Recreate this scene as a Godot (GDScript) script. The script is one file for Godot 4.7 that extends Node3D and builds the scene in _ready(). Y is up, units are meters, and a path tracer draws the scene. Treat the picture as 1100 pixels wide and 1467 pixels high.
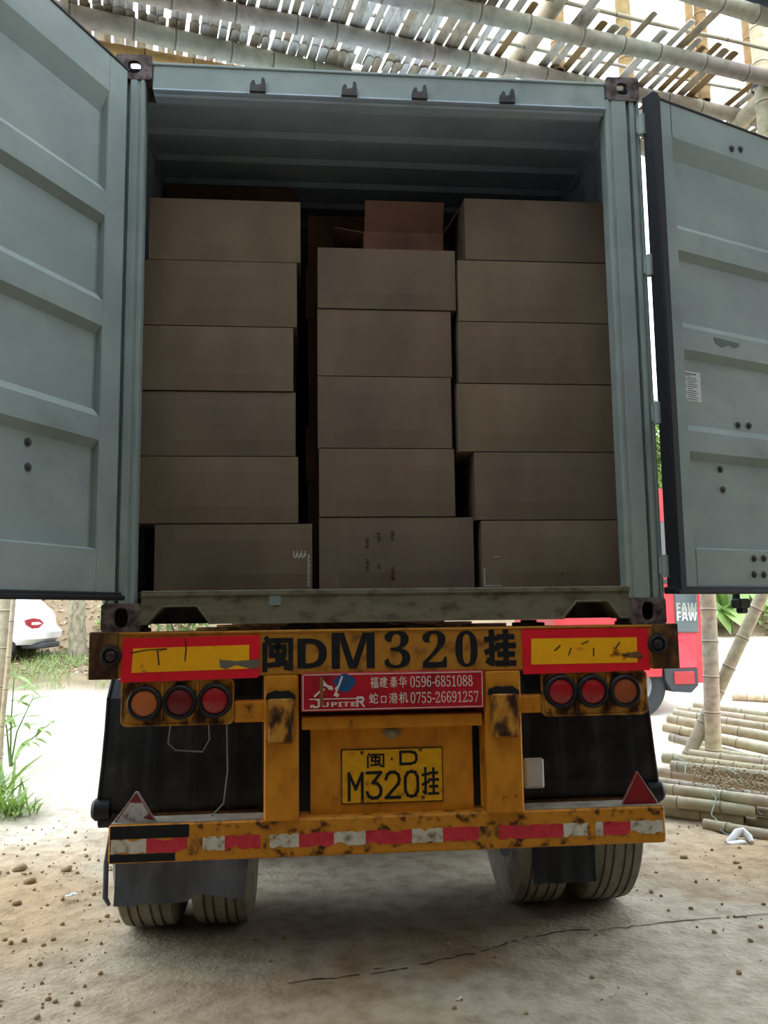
extends Node3D
# A loaded container on a yellow semi-trailer backed under a bamboo shed roof.

const CB := 1.53            # height of the container's underside above the floor
var rng := RandomNumberGenerator.new()
var M := {}
var mesh_cache := {}

# ------------------------------------------------------------------ mesh helpers
func begin() -> SurfaceTool:
	var s := SurfaceTool.new()
	s.begin(Mesh.PRIMITIVE_TRIANGLES)
	return s

func vtx(s: SurfaceTool, p: Vector3, n: Vector3, c = null, uv := Vector2.ZERO) -> void:
	if c != null:
		s.set_color(c)
	s.set_normal(n)
	s.set_uv(uv)
	s.add_vertex(p)

func tri(s: SurfaceTool, a: Vector3, b: Vector3, c: Vector3, na: Vector3, nb: Vector3, nc: Vector3, col = null) -> void:
	var g := (c - a).cross(b - a)
	if g.dot(na + nb + nc) < 0.0:
		vtx(s, a, na, col); vtx(s, c, nc, col); vtx(s, b, nb, col)
	else:
		vtx(s, a, na, col); vtx(s, b, nb, col); vtx(s, c, nc, col)

func ftri(s: SurfaceTool, a: Vector3, b: Vector3, c: Vector3, n: Vector3, col = null) -> void:
	tri(s, a, b, c, n, n, n, col)

func quad(s: SurfaceTool, a: Vector3, b: Vector3, c: Vector3, d: Vector3, n: Vector3, col = null) -> void:
	ftri(s, a, b, c, n, col)
	ftri(s, a, c, d, n, col)

func quadn(s: SurfaceTool, a: Vector3, b: Vector3, c: Vector3, d: Vector3, na: Vector3, nb: Vector3, nc: Vector3, nd: Vector3, col = null) -> void:
	tri(s, a, b, c, na, nb, nc, col)
	tri(s, a, c, d, na, nc, nd, col)

# chamfered box, centre c, full size z, orientation b
func box(s: SurfaceTool, c: Vector3, z: Vector3, bev := 0.004, b := Basis.IDENTITY, col = null) -> void:
	var h := z * 0.5
	var m: float = minf(bev, minf(h.x, minf(h.y, h.z)) * 0.6)
	var ax := [b.x.normalized(), b.y.normalized(), b.z.normalized()]
	var hh := [h.x, h.y, h.z]
	for i in 3:
		var j := (i + 1) % 3
		var k := (i + 2) % 3
		for sg in [-1.0, 1.0]:
			var n: Vector3 = ax[i] * sg
			var o: Vector3 = c + n * hh[i]
			var u: Vector3 = ax[j] * (hh[j] - m)
			var v: Vector3 = ax[k] * (hh[k] - m)
			quad(s, o - u - v, o + u - v, o + u + v, o - u + v, n, col)
	if m <= 0.0:
		return
	for i in 3:
		var j := (i + 1) % 3
		var k := (i + 2) % 3
		for sj in [-1.0, 1.0]:
			for sk in [-1.0, 1.0]:
				var n: Vector3 = (ax[j] * sj + ax[k] * sk).normalized()
				var e: Vector3 = ax[i] * (hh[i] - m)
				var p: Vector3 = c + ax[j] * sj * hh[j] + ax[k] * sk * (hh[k] - m)
				var q: Vector3 = c + ax[j] * sj * (hh[j] - m) + ax[k] * sk * hh[k]
				quad(s, p - e, p + e, q + e, q - e, n, col)
	for sx in [-1.0, 1.0]:
		for sy in [-1.0, 1.0]:
			for sz in [-1.0, 1.0]:
				var a: Vector3 = c + ax[0] * sx * h.x + ax[1] * sy * (h.y - m) + ax[2] * sz * (h.z - m)
				var bb: Vector3 = c + ax[0] * sx * (h.x - m) + ax[1] * sy * h.y + ax[2] * sz * (h.z - m)
				var cc: Vector3 = c + ax[0] * sx * (h.x - m) + ax[1] * sy * (h.y - m) + ax[2] * sz * h.z
				ftri(s, a, bb, cc, (ax[0] * sx + ax[1] * sy + ax[2] * sz).normalized(), col)

# box given by its limits
func bx(s: SurfaceTool, x0: float, x1: float, y0: float, y1: float, z0: float, z1: float, bev := 0.004, col = null) -> void:
	box(s, Vector3((x0 + x1) / 2, (y0 + y1) / 2, (z0 + z1) / 2), Vector3(absf(x1 - x0), absf(y1 - y0), absf(z1 - z0)), bev, Basis.IDENTITY, col)

# polygon in the xy plane of t, pulled from z0 to z1
func prism(s: SurfaceTool, poly: PackedVector2Array, z0: float, z1: float, t := Transform3D.IDENTITY, col = null) -> void:
	var ids := Geometry2D.triangulate_polygon(poly)
	var zf: Vector3 = t.basis.z.normalized()
	for i in range(0, ids.size(), 3):
		for e in [[z1, zf], [z0, -zf]]:
			var z: float = e[0]
			var a := poly[ids[i]]; var b := poly[ids[i + 1]]; var c := poly[ids[i + 2]]
			ftri(s, t * Vector3(a.x, a.y, z), t * Vector3(b.x, b.y, z), t * Vector3(c.x, c.y, z), e[1], col)
	var area := 0.0
	for i in poly.size():
		area += poly[i].cross(poly[(i + 1) % poly.size()])
	var sg := 1.0 if area > 0 else -1.0
	for i in poly.size():
		var a := poly[i]; var b := poly[(i + 1) % poly.size()]
		var d := (b - a).normalized()
		if a.distance_to(b) < 1e-6:
			continue
		var n: Vector3 = (t.basis * Vector3(d.y * sg, -d.x * sg, 0)).normalized()
		quad(s, t * Vector3(a.x, a.y, z0), t * Vector3(b.x, b.y, z0), t * Vector3(b.x, b.y, z1), t * Vector3(a.x, a.y, z1), n, col)

func rrect(x0: float, x1: float, y0: float, y1: float, r: float, n := 4) -> PackedVector2Array:
	var p := PackedVector2Array()
	for q in [[x1 - r, y1 - r, 0.0], [x0 + r, y1 - r, PI / 2], [x0 + r, y0 + r, PI], [x1 - r, y0 + r, PI * 1.5]]:
		for i in n + 1:
			var a: float = q[2] + PI / 2 * i / n
			p.append(Vector2(q[0] + cos(a) * r, q[1] + sin(a) * r))
	return p

func frame_of(d: Vector3) -> Basis:
	var z := d.normalized()
	var up := Vector3.UP if absf(z.y) < 0.95 else Vector3.RIGHT
	var x := up.cross(z).normalized()
	return Basis(x, z.cross(x), z)

# swept round bar
func tube(s: SurfaceTool, pts: Array, radii: Array, sides := 10, caps := true, cols = null) -> void:
	var n := pts.size()
	var rings := []
	var fr := frame_of(pts[1] - pts[0])
	for i in n:
		var d: Vector3 = pts[mini(i + 1, n - 1)] - pts[maxi(i - 1, 0)]
		d = d.normalized()
		var x := (fr.x - d * fr.x.dot(d)).normalized()
		fr = Basis(x, d.cross(x), d)
		var ring := []
		for k in sides:
			var a := TAU * k / sides
			ring.append(fr.x * cos(a) + fr.y * sin(a))
		rings.append(ring)
	for i in n - 1:
		var p0: Vector3 = pts[i]; var p1: Vector3 = pts[i + 1]
		var dl: float = (p1 - p0).length()
		var slope: float = (radii[i] - radii[i + 1]) / maxf(dl, 1e-5)
		var ax := (p1 - p0).normalized() * clampf(slope, -1, 1)
		for k in sides:
			var k2 := (k + 1) % sides
			var a: Vector3 = rings[i][k]; var b: Vector3 = rings[i][k2]; var c: Vector3 = rings[i + 1][k2]; var d: Vector3 = rings[i + 1][k]
			var q := [p0 + a * radii[i], p0 + b * radii[i], p1 + c * radii[i + 1], p1 + d * radii[i + 1]]
			var nn := [(a + ax).normalized(), (b + ax).normalized(), (c + ax).normalized(), (d + ax).normalized()]
			if cols == null:
				quadn(s, q[0], q[1], q[2], q[3], nn[0], nn[1], nn[2], nn[3])
			else:
				var g: Vector3 = (q[2] - q[0]).cross(q[1] - q[0])
				var o := [0, 1, 2, 0, 2, 3] if g.dot(nn[0] + nn[2]) > 0 else [0, 2, 1, 0, 3, 2]
				for t in o:
					vtx(s, q[t], nn[t], cols[i] if t < 2 else cols[i + 1])
	if caps:
		for e in [[0, -1.0], [n - 1, 1.0]]:
			var i: int = e[0]
			var d: Vector3 = (pts[1] - pts[0]).normalized() * -1.0 if i == 0 else (pts[n - 1] - pts[n - 2]).normalized()
			for k in sides:
				ftri(s, pts[i], pts[i] + rings[i][k] * radii[i], pts[i] + rings[i][(k + 1) % sides] * radii[i], d, null if cols == null else cols[i])

# turned shape: profile points are (radius, height along the axis t.basis.y)
func lathe(s: SurfaceTool, prof: Array, seg: int, t := Transform3D.IDENTITY, soft := 0.6) -> void:
	var n := prof.size()
	var fn := []
	for i in n - 1:
		var d: Vector2 = (prof[i + 1] - prof[i]).normalized()
		fn.append(Vector2(d.y, -d.x))
	for i in n - 1:
		var n0: Vector2 = fn[i]; var n1: Vector2 = fn[i]
		if i > 0 and fn[i].dot(fn[i - 1]) > soft:
			n0 = (fn[i] + fn[i - 1]).normalized()
		if i < n - 2 and fn[i].dot(fn[i + 1]) > soft:
			n1 = (fn[i] + fn[i + 1]).normalized()
		for k in seg:
			var a0 := TAU * k / seg; var a1 := TAU * (k + 1) / seg
			var r0 := Vector3(cos(a0), 0, sin(a0)); var r1 := Vector3(cos(a1), 0, sin(a1))
			var p: Vector2 = prof[i]; var q: Vector2 = prof[i + 1]
			var U := Vector3.UP
			quadn(s, t * (r0 * p.x + U * p.y), t * (r1 * p.x + U * p.y), t * (r1 * q.x + U * q.y), t * (r0 * q.x + U * q.y),
				t.basis * (r0 * n0.x + U * n0.y), t.basis * (r1 * n0.x + U * n0.y), t.basis * (r1 * n1.x + U * n1.y), t.basis * (r0 * n1.x + U * n1.y))

# strokes drawn with a flat bar: each stroke is an array of Vector2 in 0..1 (y up), fitted to a rectangle
func strokes(s: SurfaceTool, list: Array, x: float, y: float, w: float, h: float, thick: float, z: float, dep := 0.0015) -> void:
	var n := 0
	for st in list:
		for i in st.size() - 1:
			var a := Vector2(x + st[i].x * w, y + st[i].y * h)
			var b := Vector2(x + st[i + 1].x * w, y + st[i + 1].y * h)
			var d := (b - a).normalized() * thick * 0.5
			var q := Vector2(-d.y, d.x)
			n += 1
			prism(s, PackedVector2Array([a - d - q, b + d - q, b + d + q, a - d + q]), z, z + dep + 0.00005 * (n % 4))

func lettering(word: String, font: String, bold: bool, w: float, h: float, dep: float) -> ArrayMesh:
	var f := SystemFont.new()
	f.font_names = PackedStringArray([font])
	f.font_weight = 700 if bold else 400
	var t := TextMesh.new()
	t.text = word
	t.font = f
	t.font_size = 64
	t.pixel_size = 0.01
	t.depth = 0.1
	t.curve_step = 2.0
	var bb := t.get_aabb()
	var s := begin()
	var sc := Vector3(w / bb.size.x, h / bb.size.y, dep / bb.size.z)
	var o := -(bb.position + bb.size * 0.5)
	s.append_from(t, 0, Transform3D(Basis.from_scale(sc), o * sc))
	return s.commit()

# ------------------------------------------------------------------ scene helpers
func numbered(called: String, parent: Node) -> String:
	if not parent.has_node(NodePath(called)):
		return called
	var i := 1
	while parent.has_node(NodePath("%s_%03d" % [called, i])):
		i += 1
	return "%s_%03d" % [called, i]

var counts := {}
func put(o: Node, called: String, parent: Node) -> void:
	var key := str(parent.get_instance_id()) + called
	var i: int = counts.get(key, 0)
	counts[key] = i + 1
	o.name = called if i == 0 else "%s_%03d" % [called, i]
	parent.add_child(o, true)

func build(s, called: String, m: Material, parent: Node = self) -> MeshInstance3D:
	var o := MeshInstance3D.new()
	var me: ArrayMesh = s if s is ArrayMesh else s.commit()
	o.mesh = me
	o.material_override = m
	put(o, called, parent)
	return o

func tag(o: Node, label: String, category: String, group := "", kind := "") -> Node:
	if label: o.set_meta("label", label)
	if category: o.set_meta("category", category)
	if group: o.set_meta("group", group)
	if kind: o.set_meta("kind", kind)
	return o

func thing(called: String, at: Vector3, label: String, category: String, group := "") -> Node3D:
	var o := Node3D.new()
	put(o, called, self)
	o.position = at
	tag(o, label, category, group)
	return o

# shifts a mesh written in world coordinates under a parent that stands at p
func wpart(s: SurfaceTool, called: String, m: Material, parent: Node3D) -> MeshInstance3D:
	var o := build(s, called, m, parent)
	if parent.get_parent() == self:
		o.position = -parent.position
	return o

# ------------------------------------------------------------------ materials
func noise_tex(stops: Array, freq: float, seed_: int, size := 512, oct := 5, kind := FastNoiseLite.TYPE_SIMPLEX_SMOOTH) -> NoiseTexture2D:
	var n := FastNoiseLite.new()
	n.seed = seed_
	n.noise_type = kind
	n.frequency = freq
	n.fractal_octaves = oct
	n.fractal_gain = 0.55
	var t := NoiseTexture2D.new()
	t.width = size; t.height = size
	t.seamless = true
	t.noise = n
	var g := Gradient.new()
	var of := PackedFloat32Array(); var co := PackedColorArray()
	for st in stops:
		of.append(st[0]); co.append(st[1])
	g.offsets = of; g.colors = co
	t.color_ramp = g
	return t

func rough_mat(stops: Array, freq: float, sc: Vector3, rough := 0.8, bump := 0.0, seed_ := 1, size := 512, world := true, oct := 5) -> StandardMaterial3D:
	var m := StandardMaterial3D.new()
	m.albedo_texture = noise_tex(stops, freq, seed_, size, oct)
	m.uv1_triplanar = true
	m.uv1_world_triplanar = world
	m.uv1_scale = sc
	m.roughness = rough
	m.metallic_specular = 0.35
	if bump > 0.0:
		m.heightmap_enabled = true
		m.heightmap_scale = bump
		m.heightmap_texture = noise_tex([[0.0, Color.BLACK], [1.0, Color.WHITE]], freq * 2.0, seed_ + 40, 512, 4)
	return m

func flat_mat(c: Color, rough := 0.7, metal := 0.0, spec := 0.4) -> StandardMaterial3D:
	var m := StandardMaterial3D.new()
	m.albedo_color = c
	m.roughness = rough
	m.metallic = metal
	m.metallic_specular = spec
	return m

func H(s: String) -> Color:
	return Color(s)

func make_materials() -> void:
	M.cont = rough_mat([[0.0, H("78847f")], [0.3, H("8c9995")], [0.55, H("93a09b")], [0.75, H("9ba8a2")], [1.0, H("88948f")]], 0.006, Vector3(0.45, 0.45, 0.45), 0.62, 0.0, 3)
	M.inner = rough_mat([[0.0, H("aabaca")], [0.5, H("b8c8d8")], [1.0, H("c2d2e0")]], 0.008, Vector3(0.5, 0.5, 0.5), 0.7, 0.0, 4)
	M.sill = rough_mat([[0.0, H("453a2e")], [0.15, H("5b5444")], [0.4, H("6f6b57")], [0.75, H("787460")], [1.0, H("655e4b")]], 0.014, Vector3(0.9, 1.6, 0.9), 0.8, 0.15, 5)
	M.casting = rough_mat([[0.0, H("2c2523")], [0.4, H("574c49")], [0.6, H("6d6160")], [0.8, H("7d7471")], [1.0, H("4a3c36")]], 0.02, Vector3(1.5, 1.5, 1.5), 0.8, 0.2, 6)
	M.rubber = flat_mat(H("1c1f24"), 0.55)
	M.dirty_rubber = rough_mat([[0.0, H("191c20")], [0.5, H("25292e")], [0.8, H("35383a")], [1.0, H("47463f")]], 0.01, Vector3(0.9, 0.6, 0.9), 0.6, 0.0, 7)
	M.flap = rough_mat([[0.0, H("34373a")], [0.5, H("53565a")], [1.0, H("74767a")]], 0.012, Vector3(0.9, 0.5, 0.9), 0.7, 0.0, 8)
	M.steel = rough_mat([[0.0, H("2b2a2c")], [0.5, H("48484a")], [1.0, H("5d5850")]], 0.02, Vector3(1, 1, 1), 0.65, 0.1, 9)
	M.yellow = rough_mat([[0.0, H("4a2a14")], [0.1, H("7a4a18")], [0.2, H("c07a1c")], [0.5, H("cf8620")], [0.8, H("d88f24")], [1.0, H("c98422")]], 0.012, Vector3(1.4, 0.8, 1.4), 0.55, 0.0, 11)
	M.yellow_bumper = rough_mat([[0.0, H("2e1a10")], [0.22, H("5a3516")], [0.33, H("9a661f")], [0.42, H("c07e22")], [0.75, H("cd8a26")], [1.0, H("a87224")]], 0.016, Vector3(1.2, 1.2, 1.2), 0.6, 0.05, 10)
	M.yellow_worn = rough_mat([[0.0, H("1c120c")], [0.3, H("4a2d16")], [0.42, H("7d5320")], [0.55, H("b87c2a")], [0.75, H("c9933f")], [1.0, H("9c6a26")]], 0.014, Vector3(1.3, 0.8, 1.3), 0.7, 0.1, 12)
	M.beam = rough_mat([[0.0, H("4a2c14")], [0.2, H("8a5a22")], [0.4, H("ae7526")], [0.7, H("b87d28")], [0.9, H("9a6a2a")], [1.0, H("7a5628")]], 0.012, Vector3(1.3, 1.6, 1.3), 0.65, 0.05, 13)
	M.rust = rough_mat([[0.0, H("24170f")], [0.4, H("4d3422")], [0.65, H("6f4f2c")], [1.0, H("8b6a3a")]], 0.015, Vector3(1.1, 0.9, 1.1), 0.85, 0.2, 14)
	M.red_reflect = rough_mat([[0.0, H("9c1420")], [0.15, H("dc2030")], [0.6, H("ec2233")], [1.0, H("e02838")]], 0.01, Vector3(0.9, 0.9, 0.9), 0.35, 0.0, 15)
	M.orange_reflect = rough_mat([[0.0, H("6b4518")], [0.12, H("b87a1c")], [0.2, H("fbb01e")], [0.7, H("ffbc1c")], [1.0, H("f4ac1a")]], 0.014, Vector3(0.8, 1.3, 0.8), 0.35, 0.0, 16)
	M.black_paint = rough_mat([[0.0, H("3a2a18")], [0.22, H("20201f")], [0.5, H("141619")], [1.0, H("1d2024")]], 0.02, Vector3(1.4, 1.4, 1.4), 0.6, 0.0, 17)
	M.black = flat_mat(H("101113"), 0.7)
	M.sign_red = rough_mat([[0.0, H("6b1420")], [0.3, H("a81826")], [0.7, H("bb1a2a")], [1.0, H("99182a")]], 0.009, Vector3(0.9, 0.9, 0.9), 0.5, 0.0, 18)
	M.sign_white = flat_mat(H("d9cfc2"), 0.6)
	M.sign_blue = flat_mat(H("1d4f7d"), 0.6)
	M.plate_yellow = rough_mat([[0.0, H("7a5410")], [0.2, H("d79a12")], [0.6, H("e3a814")], [1.0, H("c98f14")]], 0.012, Vector3(1.5, 1.5, 1.5), 0.5, 0.0, 19)
	M.tape_red = rough_mat([[0.0, H("6a2a28")], [0.25, H("c0303c")], [0.7, H("d23a48")], [1.0, H("b02c36")]], 0.02, Vector3(1.2, 1.2, 1.2), 0.5, 0.0, 20)
	M.tape_white = rough_mat([[0.0, H("5d4c34")], [0.25, H("a79c84")], [0.45, H("c9c3b2")], [1.0, H("d8d4c6")]], 0.02, Vector3(1.3, 1.3, 1.3), 0.5, 0.0, 21)
	M.lens_red = flat_mat(H("a5101c"), 0.25, 0.0, 0.6)
	M.lens_dark = flat_mat(H("6e1417"), 0.35, 0.0, 0.5)
	M.lens_amber = flat_mat(H("b8622c"), 0.3, 0.0, 0.5)
	M.lens_brown = flat_mat(H("9a4a24"), 0.35, 0.0, 0.5)
	M.tri_white = rough_mat([[0.0, H("5d2226")], [0.3, H("a8a39c")], [0.6, H("c4c0ba")], [1.0, H("8c847c")]], 0.02, Vector3(2, 2, 2), 0.5, 0.0, 22)
	M.tri_red = flat_mat(H("8e1822"), 0.4)
	M.white_plastic = flat_mat(H("c3c8c6"), 0.5)
	M.tyre = rough_mat([[0.0, H("5e594f")], [0.4, H("7d776a")], [0.7, H("8d8778")], [1.0, H("726c60")]], 0.012, Vector3(0.9, 0.9, 0.9), 0.9, 0.1, 23)
	M.tyre_side = flat_mat(H("2b2a28"), 0.9)
	M.card = []
	var base := [["6d5d4a", "776652", "7f6e59"], ["69594a", "736250", "7b6a56"], ["705f4e", "796955", "81705c"], ["67584c", "716152", "796958"]]
	for i in 4:
		M.card.append(rough_mat([[0.0, H(base[i][0])], [0.5, H(base[i][1])], [1.0, H(base[i][2])]], 0.006, Vector3(0.8, 0.4, 0.8), 0.85, 0.0, 30 + i))
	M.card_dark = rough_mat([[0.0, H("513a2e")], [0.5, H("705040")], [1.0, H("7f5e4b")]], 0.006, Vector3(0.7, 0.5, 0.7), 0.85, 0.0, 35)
	M.ink = flat_mat(H("3b2f26"), 0.8)
	M.paper = flat_mat(H("cfd3d0"), 0.8)
	M.bamboo = rough_mat([[0.0, H("9a8e78")], [0.4, H("b8aa90")], [0.7, H("c8bca2")], [1.0, H("ad9f86")]], 0.014, Vector3(1.4, 1.4, 1.4), 0.6, 0.0, 41)
	M.bamboo.vertex_color_use_as_albedo = true
	M.bamboo_old = rough_mat([[0.0, H("7d786a")], [0.4, H("98917f")], [0.7, H("a59e8c")], [1.0, H("8b8472")]], 0.014, Vector3(1.2, 1.2, 1.2), 0.7, 0.0, 42)
	M.bamboo_old.vertex_color_use_as_albedo = true
	M.bamboo_brown = rough_mat([[0.0, H("7b6546")], [0.5, H("93794f")], [1.0, H("a48a60")]], 0.014, Vector3(1.2, 1.2, 1.2), 0.7, 0.0, 43)
	M.bamboo_brown.vertex_color_use_as_albedo = true
	M.slat = []
	for c in [["7d7466", "b5ab98", "c9c0ae"], ["6b6152", "a08f74", "b8a789"], ["857d72", "c3bbad", "d5cec2"]]:
		M.slat.append(rough_mat([[0.0, H(c[0])], [0.45, H(c[1])], [1.0, H(c[2])]], 0.012, Vector3(3, 3, 1.0), 0.75, 0.0, 45 + M.slat.size()))
	M.slat_brown = flat_mat(H("8a7048"), 0.75)
	M.tie = flat_mat(H("9cb5a8"), 0.5)
	M.wire = flat_mat(H("4a4c4a"), 0.6)
	M.truck_red = rough_mat([[0.0, H("b83a3e")], [0.5, H("c64448")], [1.0, H("cc4c50")]], 0.006, Vector3(0.4, 0.4, 0.4), 0.35, 0.0, 51)
	M.truck_grey = flat_mat(H("5f6a6a"), 0.4)
	M.truck_plastic = flat_mat(H("3f4244"), 0.7)
	M.truck_letter = flat_mat(H("d5d8d6"), 0.5)
	M.truck_letter_dim = flat_mat(H("a9abA0"), 0.5)
	M.glass_dark = flat_mat(H("20282a"), 0.1, 0.0, 0.6)
	M.car_white = flat_mat(H("e9ebec"), 0.2, 0.0, 0.6)
	M.car_white.clearcoat_enabled = true
	M.car_lamp = flat_mat(H("8e1c26"), 0.15, 0.0, 0.7)
	M.rim = flat_mat(H("4a4845"), 0.8, 0.0)
	M.floor = StandardMaterial3D.new()
	M.floor.vertex_color_use_as_albedo = true
	M.floor.albedo_texture = noise_tex([[0.0, H("b9b3a6")], [0.3, H("d6d1c6")], [0.55, H("e8e4da")], [0.75, H("f2efe7")], [1.0, H("dcd6c9")]], 0.012, 61, 1024, 8)
	M.floor.uv1_triplanar = true; M.floor.uv1_world_triplanar = true
	M.floor.uv1_scale = Vector3(0.45, 0.45, 0.45)
	M.floor.roughness = 0.85
	M.floor.metallic_specular = 0.3
	M.floor.heightmap_enabled = true
	M.floor.heightmap_scale = 0.6
	M.floor.heightmap_texture = noise_tex([[0.0, Color.BLACK], [1.0, Color.WHITE]], 0.05, 62, 1024, 6)
	M.ground = StandardMaterial3D.new()
	M.ground.vertex_color_use_as_albedo = true
	M.ground.albedo_texture = noise_tex([[0.0, H("b8b2a4")], [0.5, H("e4e0d6")], [1.0, H("fdfbf5")]], 0.01, 63, 512, 5)
	M.ground.uv1_triplanar = true; M.ground.uv1_world_triplanar = true
	M.ground.uv1_scale = Vector3(0.25, 0.25, 0.25)
	M.ground.roughness = 0.95
	M.clod = rough_mat([[0.0, H("7d6a50")], [0.5, H("a38c6c")], [1.0, H("bca888")]], 0.02, Vector3(3, 3, 3), 0.95, 0.0, 64)
	M.bark = rough_mat([[0.0, H("4b4436")], [0.5, H("857c66")], [1.0, H("a39a84")]], 0.02, Vector3(1.0, 0.5, 1.0), 0.9, 0.6, 65)
	M.leaf = []
	for c in ["56703a", "6b8246", "41592e", "7f9556", "567f66"]:
		var lm := flat_mat(H(c), 0.5)
		lm.backlight_enabled = true
		lm.backlight = Color(0.35, 0.45, 0.15)
		M.leaf.append(lm)
	M.litter = flat_mat(H("ffffff"), 0.9)
	M.litter.vertex_color_use_as_albedo = true
	M.rag = flat_mat(H("dcdcd6"), 0.8)
	M.tarp = flat_mat(H("22344a"), 0.6)

# ------------------------------------------------------------------ container
func casting(hole_w: float, hole_h: float, parent: Node) -> CSGCombiner3D:
	var root := CSGCombiner3D.new()
	root.material_override = M.casting
	var b := CSGPolygon3D.new()
	b.polygon = rrect(-0.081, 0.081, -0.059, 0.059, 0.014, 3)
	b.depth = 0.178
	b.position = Vector3(0, 0, 0)
	b.name = "block"
	root.add_child(b)
	var inner := CSGBox3D.new()
	inner.size = Vector3(0.118, 0.075, 0.13)
	inner.position = Vector3(0, 0, -0.089)
	inner.operation = CSGShape3D.OPERATION_SUBTRACTION
	inner.name = "hollow"
	root.add_child(inner)
	for face in 3:   # front, top and side openings, one pair each
		var h := CSGPolygon3D.new()
		var p := PackedVector2Array()
		var w: float = [hole_w, 0.062, hole_w][face]
		var l: float = [hole_h, 0.12, hole_h][face]
		for i in 24:
			var a := TAU * i / 24
			p.append(Vector2(signf(cos(a)) * pow(absf(cos(a)), 0.75) * w / 2, signf(sin(a)) * pow(absf(sin(a)), 0.75) * l / 2))
		h.polygon = p
		h.depth = 0.3 if face > 0 else 0.05
		h.operation = CSGShape3D.OPERATION_SUBTRACTION
		if face == 0:
			h.position = Vector3(0, 0, 0.02)
		elif face == 1:
			h.rotation.x = PI / 2
			h.position = Vector3(0, -0.15, -0.089)
		else:
			h.rotation.y = PI / 2
			h.position = Vector3(-0.15, 0, -0.089)
		h.name = ["front_opening", "top_opening", "side_opening"][face]
		root.add_child(h)
	put(root, "corner_casting", parent)
	return root

func door_profile() -> Array:
	# world height, depth of the inner skin (0 = flush with the frame)
	var rec := 0.034
	var out := []
	for q in [[1.70, 0.0], [1.862, 0.0], [1.872, rec], [2.275, rec], [2.31, 0.004], [2.405, 0.004], [2.44, rec], [2.755, rec], [2.79, 0.004], [2.895, 0.004], [2.93, rec], [3.235, rec], [3.27, 0.004], [3.375, 0.004], [3.41, rec], [3.735, rec], [3.83, 0.0], [3.99, 0.0]]:
		out.append(Vector2(q[0] - CB, q[1]))
	return out

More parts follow.
